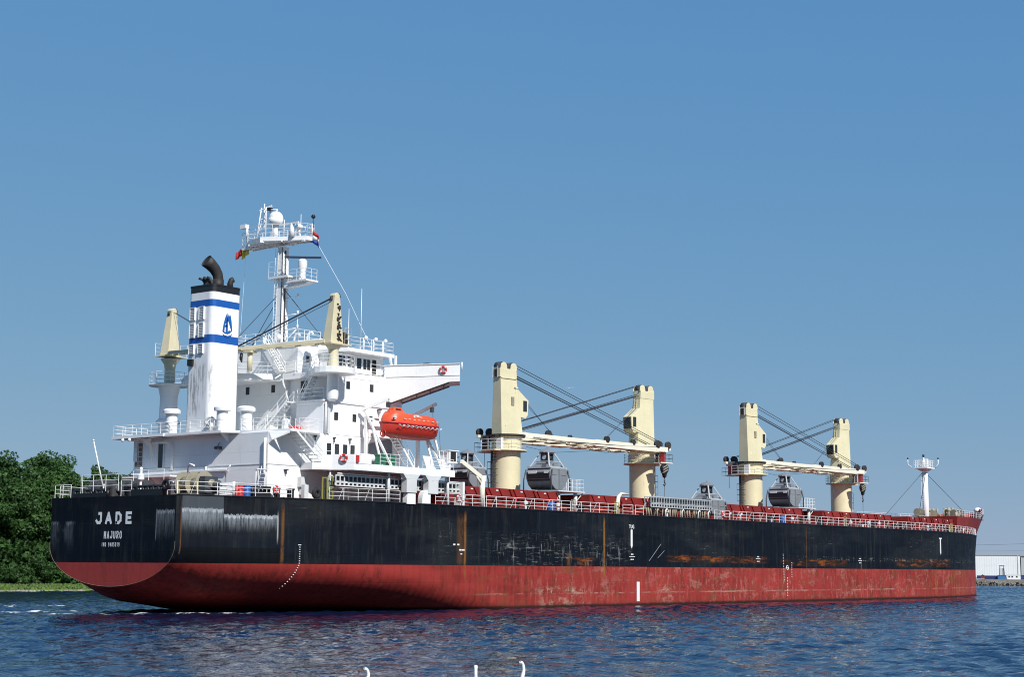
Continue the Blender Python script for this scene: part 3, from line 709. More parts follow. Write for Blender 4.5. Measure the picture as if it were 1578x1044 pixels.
# bridge wings
for s in (1, -1):
    mb = MB()
    P = [(25.0, -8.9), (28.9, -15.2)]     # root, tip of the aft face
    a, b = Vector((25.0, -8.9, 0)), Vector((28.9, -15.2, 0)); n = Vector((b.y-a.y, -(b.x-a.x), 0)).normalized(); n = -n
    th = Vector((3.0, 2.5, 0))
    def prof(base): return [base(0, 22.3), base(0, 23.45), base(1, 23.62), base(1, 21.85), base(.86, 21.8), base(0, 19.55)]
    f1 = lambda t, z: tuple(a.lerp(b, t)+Vector((0, 0, z)))
    mb.ext([f1(0, 19.6), f1(0, 23.45), f1(1, 23.6), f1(1, 21.9), f1(.86, 21.85)], th)
    if s < 0: mb.v = [(x, -y, z) for x, y, z in mb.v]; mb.f = [f[::-1] for f in mb.f]
    wg = mb.build('bridge_wing', 'white', acc)
    mb = MB()
    for t in (.22, .42, .6, .78):
        z = 19.6+(21.85-19.6)*t/.86; p = a.lerp(b, t)
        q = p+th*.97; mb.ext([tuple(p+th*.04+Vector((0, 0, z-.0))), tuple(q+Vector((0, 0, z))), tuple(q+Vector((0, 0, z-.14))), tuple(p+th*.04+Vector((0, 0, z-.14)))], tuple((b-a).normalized()*.08))
    for k in (.05, .95): mb.beam(tuple(a+th*k+Vector((0, 0, 19.55))), tuple(a.lerp(b, .86)+th*k+Vector((0, 0, 21.8))), .06, .16)
    if s < 0: mb.v = [(x, -y, z) for x, y, z in mb.v]; mb.f = [f[::-1] for f in mb.f]
    mb.build('wing_rib', 'timber', wg)
    mb = MB(); aft = -th.normalized()*.035
    mb.beam(tuple(a+aft+Vector((0, 0, 22.32))), tuple(b+aft+Vector((0, 0, 22.5))), .05, .05)
    mb.beam(tuple(a+aft+Vector((0, 0, 23.45))), tuple(b+aft+Vector((0, 0, 23.62))), .12, .07)
    mb.tube([tuple(b+Vector((.1, -.15, 22.9))), tuple(b+Vector((.1, -.15, 23.75)))], .07, 6)
    if s < 0: mb.v = [(x, -y, z) for x, y, z in mb.v]; mb.f = [f[::-1] for f in mb.f]
    mb.build('wing_seam', 'white2', wg)
    mb = MB(); p = a.lerp(b, .45); mb.box(p.x+1, p.x+1.5, p.y*s-.3, p.y*s+.3, 23.45, 23.8); mb.build('searchlight', 'dgrey', wg)
# radar-deck clutter
mb = MB()
mb.box(20.6, 22.3, -4.3, -1.4, 25.3, 26.0)
for x, y in ((20.9, -2.4), (20.9, -.6), (22.0, -4.6)):
    mb.tube([(x, y, 25.3), (x, y, 26.3), (x, y-.2, 26.7), (x, y-.6, 26.75), (x, y-.8, 26.5)], .11, 8)
mb.lathe((20.6, .6), [(.03, 25.3), (.05, 27.6), (.42, 28.0), (.42, 28.15), (.1, 28.3)], 12)
mb.cyl((18.8, 1.4), .25, 25.4, 26.3, 12, .1); mb.sphere((19.2, -.2, 26.3), .3, 10, 5)
for x, y in ((23.4, -7.6), (24.8, -7.6), (26.2, -7.6)): mb.tube([(x, y, 24.8), (x, y, 26.1)], .09, 6); mb.sphere((x+.1, y-.2, 26.1), .2, 8, 4)
sub('roof_fittings', mb, 'white2')
mb = MB()
for p in ((23.4, -7.2, 26, 31.0), (19.8, -3.1, 25.3, 26.8), (25.0, -4, 24.8, 29.5), (20.6, 1.6, 25.3, 29.8)): mb.tube([(p[0], p[1], p[2]), (p[0], p[1], p[3])], [.05, .02], 5)
sub('whip_aerial', mb, 'white2')
mb = MB(); rail(mb, [(20.9, -8.0, 24.85), (27.2, -8.0, 24.85), (27.2, 8, 24.85)], 1.1); rail(mb, [(20.5, -4.6, 25.45), (17.7, -4.4, 25.45), (17.7, 4.4, 25.45), (20.3, 4.4, 25.45)], 1.1); sub('roof_railing', mb, 'white2')
mb = MB(); rail(mb, [(25.9, -8.95, 22.3), (23.0, -8.95, 22.3)], 1.1)
disc = [(17.0+2.05*math.cos(R(a)), -9.7+2.05*math.sin(R(a)), 22.3) for a in range(-20, -200, -20)]
rail(mb, [(20.7, -8.95, 22.3), (18.8, -9.3, 22.3)]+disc+[(16.5, -7.2, 22.3), (17.5, -6.0, 22.3), (17.4, -2.75, 22.3), (14.4, .3, 22.3), (12.95, 1.2, 22.3)], 1.1); sub('bridge_deck_railing', mb, 'white2')
mb = MB(); rail(mb, [(16.6, -9.0, 19.45), (16.6, -5.6, 19.45)], 1.1); sub('tier_railing', mb, 'white2')
mb = MB(); rail(mb, [(14.1, -10.9, 16.22), (11.8, -10.9, 16.22)], 1.05); rail(mb, [(10.6, -10.9, 16.22), (9.8, -5.5, 16.22)], 1.05, sp=1.4); rail(mb, [(8.55, -4.1, 16.22), (8.45, 10.9, 16.22), (13.9, 10.9, 16.22)], 1.05, sp=1.4); sub('boat_deck_railing', mb, 'white2')
mb = MB(); mb.box(8.3, 9.0, 3.5, 11.0, 16.0, 16.28)
for y in (8.3, 9.3): mb.sphere((8.3, y, 15.85), .18, 8, 4)
sub('deck_edge', mb)
# stairs
stairs('stairway', (16.1, -1.4, 16.25), (16.1, -5.2, 19.45), .9, (1, 0, 0), acc)
stairs('stairway', (17.3, -5.7, 19.5), (17.3, -7.4, 22.2), .7, (1, 0, 0), acc)
stairs('stairway', (14.9, -10.35, 13.3), (11.2, -10.35, 16.2), 1.25, (0, 1, 0), acc)
stairs('stairway', (16.9, -3.2, 22.35), (16.9, -.8, 25.4), .7, (1, 0, 0), acc)
stairs('stairway', (26.3, -11.4, 13.4), (23.5, -11.4, 16.6), .9, (0, 1, 0), acc)
mb = MB(); mb.box(15.3, 16.4, -6.4, -5.9, 16.25, 17.0); o = sub('fire_locker', mb, 'redobj')
# landing pods on the starboard deck
mb = MB(); mb.lathe((12.9, -8.0), [(.22, 16.2), (.25, 16.9), (.4, 17.1), (.4, 17.3), (.15, 17.4)], 12); mb.lathe((17.6, -6.1), [(.25, 19.4), (.25, 20.0), (.5, 20.2), (.15, 20.6)], 12); mb.box(17.0, 18.3, -3.9, -3.2, 16.2, 17.9); mb.box(15.8, 16.8, -2.9, -1.0, 16.2, 17.3); sub('deck_fittings', mb, 'white2')
# side boat deck (starboard and port)
for s in (1, -1):
    mb = MB(); pts = [(13.7, -9.2), (13.5, -10.9), (15.1, -11.8), (16.1, -13.55), (30.3, -13.55), (30.3, -9.2)]
    mb.prism([(x, y*s) for x, y in (pts if s > 0 else pts[::-1])], 12.75, 13.38); bd = mb.build('lifeboat_deck', 'white', acc)
    mb = MB()
    for x in (21.5, 30.0): mb.tube([(x, -12.9*s, 10), (x, -12.9*s, 12.8)], .14, 8)
    for x in (15.2, 17.6): mb.tube([(x, -11.5*s, 10), (x, -11.5*s, 12.8)], .09, 6)
    mb.build('deck_pillar', 'dullwhite', bd)
mb = MB(); rail(mb, [(26.9, -13.45, 13.38), (30.2, -13.45, 13.38), (30.2, -9.5, 13.38)], 1.05); rail(mb, [(19.7, -13.45, 13.38), (22.4, -13.45, 13.38)], 1.05, sp=1.2); rail(mb, [(15.1, -11.7, 13.38), (13.6, -10.9, 13.38)], 1.05)
sub('lifeboat_deck_railing', mb, 'white2')
mb = MB(); mb.ext([(16.1, -13.58, 13.35), (18.4, -13.58, 13.35), (18.4, -13.58, 13.9), (17.8, -13.58, 14.1), (16.1, -13.58, 14.15)], (0, .06, 0)); mb.ext([(15.1, -11.8, 13.35), (16.1, -13.58, 13.35), (16.1, -13.58, 14.15), (15.1, -11.8, 14.15)], (.06, .03, 0)); sub('bulwark', mb)
mb = MB(); mb.ext([(13.7, -13.6, 12.3), (18.3, -13.6, 12.4), (18.3, -13.6, 12.8), (13.7, -13.6, 12.8)], (0, .06, 0))
# scalloped support brackets with grey roller boxes
mb = MB()
for x in (24.0, 27.1):
    mb.ext([(x-1.2, -13.58, 12.75), (x+1.2, -13.58, 12.75), (x+.75, -13.58, 12.25), (x-.75, -13.58, 12.25)], (0, .5, 0))
    mb.box(x-.72, x+.72, -13.6, -12.9, 11.0, 12.25)
sub('gangway_roller_box', mb, 'dullwhite', .03)
mb = MB()
for x in (23.45, 25.6):
    n = 10; prof = [(-13.55, 10.0)]+[(-13.0+(-.55)*math.cos(R(90)*i/n), 10.65+.5*math.sin(R(90)*i/n)) for i in range(n+1)]+[(-12.6, 11.15), (-12.6, 10.0)]
    prof = [(x, y, z) for y, z in prof]; 
    arc = [(x+.7-.7*math.cos(R(90)*i/n), -13.5, 10.4+.95*math.sin(R(90)*i/n)) for i in range(n+1)]
    mb.ext([(x, -13.5, 9.95)]+arc+[(x+1.2, -13.5, 11.35), (x+1.2, -13.5, 9.95)], (0, .55, 0))
fs_ = mb.build('fairlead_cover', 'white', ship)
# recess wall under the boat deck
# funnel
poly = rounded(9.25, 12.85, -1.7, 1.75, .55, 6)
fn = MB().prism(poly, 16.1, 30.0).build('funnel', 'funnel', ship, .05)
for i, f in enumerate(fn.data.polygons): pass
mb = MB(); mb.prism(rounded(9.22, 12.88, -1.73, 1.78, .55, 6), 29.9, 30.05); mb.build('funnel_rim', 'black', fn)
for y, z, w_, h, hood in ((.95, 27.35, .58, 1.15, 1), (-.3, 27.35, .58, 1.15, 1), (.95, 25.75, .58, 1.3, 0), (-.3, 25.75, .58, 1.3, 0), (.95, 24.0, .58, .85, 1), (-.3, 24.0, .58, .85, 1)):
    mb = MB(); mb.box(9.12, 9.26, y-w_/2, y+w_/2, z-h/2, z+h/2); o = mb.build('louvre', 'louvre', fn)
    mb = MB(); mb.box(9.08, 9.25, y-w_/2-.07, y-w_/2, z-h/2, z+h/2); mb.box(9.08, 9.25, y+w_/2, y+w_/2+.07, z-h/2, z+h/2); mb.box(9.08, 9.25, y-w_/2-.07, y+w_/2+.07, z+h/2, z+h/2+.06); mb.build('louvre_frame', 'white2', o)
mb = MB(); mb.box(9.0, 9.3, .65, 1.3, 22.5, 23.1); mb.build('vent_box', 'black', fn)
mb = MB(); ladder(mb, (9.15, -1.0, 16.3), (9.15, -1.0, 20), .4, (0, 1, 0)); 
# company emblem, starboard side: two sails over two curved strokes
def emb(pts, name='funnel_emblem'):
    mb = MB(); cx, cz = 11.12, 26.3
    mb.ext([(cx+x, -1.735, cz+z) for x, z in pts], (0, .05, 0)); return mb
mb = MB(); cx, cz = 11.12, 26.45
def em(pts): mb.ext([(cx+x*.95, -1.75, cz+z*.95) for x, z in pts], (0, .06, 0))
em([(-.62, -.80), (-.50, -.05), (-.30, .62), (-.08, 1.08), (-.02, .72), (-.02, .30), (-.28, .02), (-.34, -.12), (-.40, -.80)])
em([(-.34, -.12), (-.02, -.12), (-.02, -.30), (-.38, -.30)])
em([(-.20, .10), (-.02, .72), (.04, .72), (.04, -.86), (-.20, -.86)])
em([(.04, .72), (.12, .98), (.20, .78), (.34, .1), (.42, -.42), (.16, .22), (.04, .4)])
em([(.20, .78), (.34, .92), (.50, .30), (.62, -.60), (.50, -.66), (.40, -.2)])
em([(.04, -.86), (.20, -.62), (.50, -.66), (.62, -.60), (.36, -.84)])
em([(-.62, -.80), (-.40, -.80), (-.20, -.86), (.04, -.86), (.36, -.84), (.04, -.98), (-.34, -.94)])
em([(-.60, -1.04), (-.36, -1.14), (.05, -1.18), (.40, -1.08), (.64, -.90), (.44, -1.22), (.05, -1.36), (-.36, -1.28)])
mb.build('funnel_emblem', 'logoblue', fn)
mb = MB()
pth = [(11.2, -.15, 29.9), (11.2, -.15, 30.9), (11.1, -.12, 31.35), (10.8, -.05, 31.8), (10.35, .05, 32.2), (9.9, .15, 32.5)]
mb.tube(pth, [.44, .44, .46, .50, .55, .60], 18, caps=False); mb.tube([(11.2, -.15, 29.9), (11.2, -.15, 30.8)], .5, 16); o = mb.build('exhaust_pipe', 'soot', fn)
s_ = o.modifiers.new('wall', 'SOLIDIFY'); s_.thickness = .04
mb = MB(); mb.tube([pth[-2], (9.96, .14, 32.46)], .50, 18); mb.build('exhaust_mouth', 'shadowgap', o)
mb = MB()
for x, y, r_, dx, dy in ((11.9, 1.3, .17, -.3, .35), (11.3, 1.15, .14, -.3, .35), (10.1, .0, .18, -.2, .3), (10.1, -.5, .15, -.2, .3), (11.8, -1.15, .28, .2, -.1), (10.1, .5, .12, -.3, .3)):
    mb.tube([(x, y, 29.9), (x, y, 30.45), (x+dx*.5, y+dy*.5, 30.75), (x+dx*1.3, y+dy*1.3, 30.85)], r_, 10)
mb.build('exhaust_pipe', 'soot', fn)
mb = MB(); rail(mb, [(9.4, -1.5, 30.05), (12.7, -1.5, 30.05)], .4, 1, .8, .02); 
# mushroom ventilators
def vent(x, y, z0, r, h, name='ventilator'):
    mb = MB(); mb.lathe((x, y), [(r, z0), (r, z0+h*.42), (r*1.06, z0+h*.43), (r*1.06, z0+h*.47), (r, z0+h*.48), (r, z0+h*.78), (r*1.5, z0+h*.8), (r*1.52, z0+h*.92), (r*1.2, z0+h*.99), (r*.4, z0+h)], 28)
    return mb.build(name, 'white', ship)
vent(9.35, -3.4, 16.2, .53, 2.35); vent(10.6, -5.2, 16.2, .55, 2.3); vent(9.1, 3.3, 16.2, .55, 2.4)
mb = MB(); mb.torus((8.9, -2.3, 17.0), .5, .12, (1, .3, 0), 20, 8); mb.cyl((8.9, -2.3), .3, 16.2, 17, 12); mb.build('blower', 'dullwhite', ship)
# ---------------------------------------------------------------- provision cranes
def prov_crane(loc, rz, base_z, tower0, tower1, port=False):
    mb = MB(); mb.lathe((0, 0), [(.25, base_z-.1), (.5, base_z+.1), (.55, base_z+.4), (.55, 22.25)] if not port else
                        [(.95, base_z), (.95, base_z+1.6), (1.2, base_z+1.7), (1.2, base_z+1.9), (.9, base_z+2.2), (.85, 20.5), (1.1, 21.6)], 24)
    o = mb.build('provision_crane', 'white', ship); o.location = loc; o.rotation_euler.z = rz
    if not port: MB().lathe((0, 0), [(.56, 22.3), (.56, 22.9), (.46, 23.2), (.48, 24.1), (.8, 24.5), (.8, 24.6)], 20).build('pedestal', 'tan', o)
    if port:
        mb = MB(); mb.lathe((0, 0), [(.55, 22.0), (.52, 23.3), (.6, 23.8), (.95, 24.3)], 20); mb.build('pedestal', 'tan', o)
        mb = MB(); mb.cyl((0, 0), 2.0, 21.6, 21.75, 20); mb.build('platform', 'white', o)
        mb = MB(); rail(mb, [(1.9*math.cos(R(a)), 1.9*math.sin(R(a)), 21.75) for a in range(0, 360, 45)], 1.15, closed=True); mb.build('platform_railing', 'white2', o)
    mb = MB(); mb.prism([(-1.3, -.9), (1.5, -.9), (1.5, .9), (-1.3, .9)], 24.5, 24.62); mb.build('platform', 'tan', o)
    mb = MB(); rail(mb, [(.6, -.85, 24.62), (1.45, -.85, 24.62), (1.45, .85, 24.62), (.6, .85, 24.62)], 1.5, 3, .9, .03) if not port else rail(mb, [(-1.25, .85, 24.62), (1.45, .85, 24.62), (1.45, -.85, 24.62)], 1.2, 3, .9, .03); mb.build('platform_railing', 'white2' if port else 'tan', o)
    mb = MB(); mb.frus((0, 0), (-.95, .75, -.55, .55), (-.32, .38, -.34, .34), 24.62, 29.0); mb.tube([(0, -.36, 29.1), (0, .36, 29.1)], .32, 14); mb.build('tower', 'tan', o, .03)
    mb = MB(); mb.tube([(.3, -.2, 29.15), (.3, .2, 29.15)], .3, 12); mb.tube([(-.3, -.1, 28.9), (-.3, .1, 28.9)], .25, 12); mb.build('sheave', 'dgrey', o)
    if not port:
        mb = MB()
        for i in range(46): z = 24.8+random.random()*3.6; xx = .1+random.uniform(-.25, .35)*(1-(z-24.6)*.14); mb.box(xx-.07, xx+random.uniform(.0, .16), -.56+(z-24.6)*.048-.08, -.50+(z-24.6)*.048, z, z+random.uniform(.05, .22))
        for i in range(14): z = 24.9+random.random()*4; mb.box(.75-(z-24.6)*.085-.02, .80-(z-24.6)*.085+random.uniform(0, .12), random.uniform(-.3, 0), random.uniform(.02, .3), z, z+random.uniform(.04, .2))
        mb.tube([(1.0, -.5, 25.5), (1.0, .5, 25.5)], .32, 12); mb.tube([(1.1, -.5, 24.95), (1.1, .5, 24.95)], .28, 12); mb.build('hoisting_winch', 'soot', o)
    return o
pc = prov_crane((17.1, -9.7, 0), 0, 19.35, 24.5, 29)
def pj(parent, heel, tip, w_=.42, h=.32):
    mb = MB(); heel = Vector(heel); tip = Vector(tip); t = (tip-heel).normalized(); a = Vector((0, 0, 1)).cross(t)
    for s in (-1, 1): mb.beam(tuple(heel+a*.45*s), tuple(tip+a*.22*s), .2, h)
    for i in range(5): c = heel.lerp(tip, (i+.5)/5); mb.beam(tuple(c-a*.4), tuple(c+a*.4), .5, .12)
    mb.box(tip.x-.3, tip.x+.3, tip.y-.35, tip.y+.35, tip.z-.35, tip.z+.35)
    return mb.build('jib', 'tan', parent)
# jib lies aft, slightly inboard, resting on a post
pj(pc, (-.8, .1, 24.75), (-3.9, 9.6, 24.35))
mb = MB()
for k in (-.2, 0, .2): mb.tube([(-.2, k, 29.0), (-3.8, 9.4+k, 24.5)], .028, 4)
mb.tube([(-.3, .1, 28.6), (-3.6, 8.9, 24.5)], .028, 4)
mb.build('luffing_rope', 'rope', pc)
mb = MB(); mb.tube([(-3.55, 8.6, 24.1), (-3.55, 8.6, 23.9)], .03, 4); mb.tube([(-3.55, 8.6, 24.0), (-3.6, 8.6, 23.5), (-3.45, 8.65, 23.2), (-3.35, 8.7, 23.4)], [.14, .16, .08, .04], 8); mb.build('hook', 'black', pc)
mb = MB(); mb.cyl((-3.3, 7.7), .27, 22.3, 24.2, 12, .25); mb.box(-3.7, -2.9, 7.2, 8.2, 24.0, 24.15); mb.build('jib_rest', 'tan', pc)
pp = prov_crane((14.3, 10.0, 0), R(8), 16.2, 24.5, 29, True)
pj(pp, (-.9, -.7, 24.75), (-.6, -6.5, 24.9))
mb = MB()
for k in (-.15, .15): mb.tube([(k, -.3, 29.0), (-.6+k, -6.4, 26.0)], .028, 4)
mb.build('luffing_rope', 'rope', pp)

# ---------------------------------------------------------------- radar mast
mast = MB().frus((20, .35), (-.5, .5, -.45, .45), (-.4, .4, -.38, .38), 25.3, 35.4).build('radar_mast', 'white', ship, .03)
mb = MB(); mb.frus((20, .35), (-.53, -.49, -.46, -.36), (-.43, -.39, -.38, -.30), 25.3, 35.3); mb.tube([(19.9, -.16, 25.4), (19.9, -.1, 35)], .07, 5); mb.build('cable_tray', 'dgrey', mast)
mb = MB(); ladder(mb, (19.35, .7, 25.4), (19.45, .65, 35.2), .4, (0, 1, 0)); mb.build('mast_ladder', 'white2', mast)
mb = MB()
# top platform: polygon, thick fascia
pf = [(18.6, 4.0), (17.9, 1.5), (19.0, -.6), (20.2, -2.8), (21.2, -2.8), (21.4, 0), (21.0, 5.8), (19.8, 6.3), (19.6, 5.2)]
mb.prism(pf[::-1], 35.85, 36.25); [mb.beam((20.2, .3, 35.78), (x*.94+1.0, y*.94, 35.78), .1, .16) for x, y in pf]; tp = mb.build('mast_platform', 'white', mast)
mb = MB(); rail(mb, [(x*.97+.6, y*.97, 36.25) for x, y in pf], 1.25, 3, 1.1, .035, True); mb.build('mast_railing', 'white2', tp)
mb = MB(); mb.sphere((19.4, .9, 38.35), .72, 18, 10, (1, 1, .95), 0.); mb.cyl((19.4, .9), .72, 37.7, 38.35, 18); mb.cyl((19.4, .9), .3, 36.2, 37.7, 12); mb.sphere((19.9, -1.9, 37.2), .4, 14, 6, (1, 1, .7)); mb.cyl((19.9, -1.9), .12, 36.2, 37.2, 8); mb.build('satellite_dome', 'white', mast)
mb = MB(); mb.box(19.3, 19.5, -2.3, .3, 37.45, 37.62); mb.cyl((19.4, -1.4), .3, 36.2, 37.5, 10, .15); mb.build('radar_scanner', 'white', mast)
mb = MB()
c0 = Vector((19.3, 2.3, 36.25))
for dx, dy in ((-.4, -.5), (.4, -.5), (-.4, .6), (.4, .6)): mb.tube([c0+Vector((dx*1.2, dy*1.2, 0)), c0+Vector((dx*.6, dy*.6, 3.3))], .06, 5)
for z in (1, 2, 3): mb.tube([c0+Vector((-.4, -.5, z)), c0+Vector((.4, .5, z))], .04, 4); mb.tube([c0+Vector((-.4, .5, z)), c0+Vector((.4, -.5, z+.6))], .04, 4)
for a, b in (((0, .2, 0), (0, .2, 3.75)), ((0, -.2, 3.1), (0, -1.7, 2.9)), ((0, -1.7, 2.9), (0, -.6, 1.8)), ((0, 1.4, 0), (0, .4, 2.2)), ((0, 0, 3.3), (0, -.9, 3.3))): mb.tube([c0+Vector(a), c0+Vector(b)], .06, 5)
mb.tube([(19.3, -.4, 36.2), (19.3, -.4, 38.0)], .04, 5); mb.build('signal_lattice', 'white2', mast)
mb = MB(); mb.box(19.1, 19.5, 1.5, 1.9, 39.2, 39.5); mb.sphere((20.9, -2.8, 38.3), .22, 8, 5); mb.tube([(20.9, -2.8, 37.2), (20.9, -2.8, 38.2)], .04, 5); mb.build('navigation_light', 'black', mast)
mb = MB(); mb.tube([(19.9, 5.4, 36.1), (19.7, 5.4, 38.0)], .13, 8); mb.box(19.4, 19.9, 5.3, 6.1, 37.9, 38.3); mb.tube([(20.9, -2.7, 36.2), (20.9, -2.7, 37.6)], .09, 6); mb.tube([(20.4, -1.6, 36.2), (20.4, -1.6, 38.6)], .04, 4); mb.tube([(20.7, -1.6, 37.4), (20.7, -2.6, 37.5), (20.7, -2.5, 37.1), (20.7, -1.6, 37.4)], .03, 4); mb.build('mast_antenna', 'white2', mast)
# lower radar platform
mb = MB(); mb.box(19.2, 20.9, -1.1, 1.6, 32.2, 32.4); mb.ext([(19.6, -.2, 31.2), (19.6, -.2, 32.2), (19.6, -3.6, 31.6), (19.6, -3.2, 31.35)], (.8, 0, 0)); mb.box(19.2, 20.9, -3.7, -1.1, 31.6, 31.75); lp = mb.build('radar_platform', 'white', mast)
mb = MB(); rail(mb, [(19.25, 1.55, 32.4), (19.25, -1.0, 32.4)], 1.5, 3, 1.2, .025); rail(mb, [(19.25, -1.2, 31.75), (19.25, -3.6, 31.75), (20.8, -3.6, 31.75)], 1.1, 3, 1., .03); mb.build('radar_platform_railing', 'white2', lp)
mb = MB(); mb.lathe((19.9, -2.5), [(.4, 31.75), (.3, 32.6), (.45, 33.2), (.45, 33.7), (.25, 33.9)], 14); mb.build('radar_pedestal', 'white', mast)
mb = MB(); mb.beam((18.75, -1.15, 34.08), (21.1, -3.85, 34.08), .22, .18); o = mb.build('radar_antenna', 'darknavy', mast)
mb = MB()
for z in (30.2, 28.5, 27.1): mb.tube([(20, -.1, z), (20, -1.9, z+.05)], .05, 5); mb.tube([(20, -1.9, z), (20, -1.9, z+.35)], .10, 6)
mb.tube([(20, -.1, 25.9), (20, -1.9, 27.1)], .07, 5); mb.tube([(20, -1.9, 27.1), (20, -1.9, 28.1)], .04, 4); mb.build('light_bracket', 'white2', mast)
mb = MB()
for a, b in (((20, .5, 31), (15.4, 2.0, 25.6)), ((20, -.1, 31), (22, -4.2, 25.5)), ((20, .4, 31), (18, 2.4, 25.4)), ((20, .4, 29), (18, 2.4, 25.4))): mb.tube([a, b], .035, 4)
mb.build('mast_stay', 'rope', mast)
mb = MB(); mb.tube([(21, -2.8, 36.3), (22.5, -5.9, 30.5), (24.6, -7.5, 25.2)], .02, 4); mb.tube([(19.9, 5.6, 36), (18, 4, 27)], .012, 4); mb.build('flag_halyard', 'white2', mast)

# ---------------------------------------------------------------- hatches
def hatch(x0, x1, n):
    y = 9.4
    mb = MB(); mb.box(x0, x1, -y, y, 9.93, 11.25); mb.box(x0-.12, x1+.12, -y-.28, y+.28, 11.25, 11.4)
    L = x1-x0; k = int(L/1.35)
    for i in range(k+1):
        x = x0+.1+(L-.2)*i/k
        for s in (1, -1): mb.ext([(x-.03, -y*s, 11.25), (x-.03, (-y-.45)*s, 11.25), (x-.03, -y*s-.12*s, 9.95), (x-.03, -y*s, 9.95)], (.06, 0, 0))
    for s in (-1, 1): mb.box(x0, x1, s*y-.08 if s < 0 else y, s*y if s < 0 else y+.08, 10.5, 10.6)
    o = mb.build('hatch_coaming', 'red', ship)
    P = 4
    for i in range(P):
        a = x0+L*i/P+.05; b = x0+L*(i+1)/P-.05
        mb = MB(); mb.box(a, b, -y-.1, y+.1, 11.42, 12.3)
        for j in range(3):
            xx = a+.3+(b-a-.6)*j/2; mb.ext([(xx, -y-.1, 12.25), (xx+.55, -y-.1, 11.5), (xx+.62, -y-.1, 11.5), (xx+.07, -y-.1, 12.25)], (0, -.12, 0))
        c = mb.build('hatch_cover', 'red', o)
        if i % 1 == 0:
            mb = MB(); mb.box(a+1.6, a+1.95, -y-.14, -y-.08, 12.0, 12.12); mb.build('cover_cleat', 'markwhite', c)
    mb = MB()
    for i in range(3):
        x = x0+L*(i+.5)/3; mb.tube([(x, -y-.5, 9.95), (x+.5, -y-.5, 11.3)], .07, 5)
    mb.build('coaming_stay', 'redobj', o)
    return o
for i, (a, b) in enumerate(((36, 52.6), (58.6, 80.6), (86.6, 108.8), (114.6, 136.8), (142.6, 160))): hatch(a, b, i)
# cross-deck houses at the crane pedestals
for x in (55.6, 83.7, 111.6, 139.6):
    mb = MB(); mb.box(x-2.3, x+2.3, -5.5, 5.5, 9.93, 11.6); mb.box(x-1.2, x+1.2, -6.8, -5.5, 9.93, 11.3)
    o = mb.build('mast_house', 'red', ship)
    mb = MB(); rail(mb, [(x-2.2, -5.4, 11.6), (x+2.2, -5.4, 11.6)], 1.05); rail(mb, [(x-2.2, 5.4, 11.6), (x-2.2, -5.4, 11.6)], 1.05); mb.build('house_railing', 'white2', o)

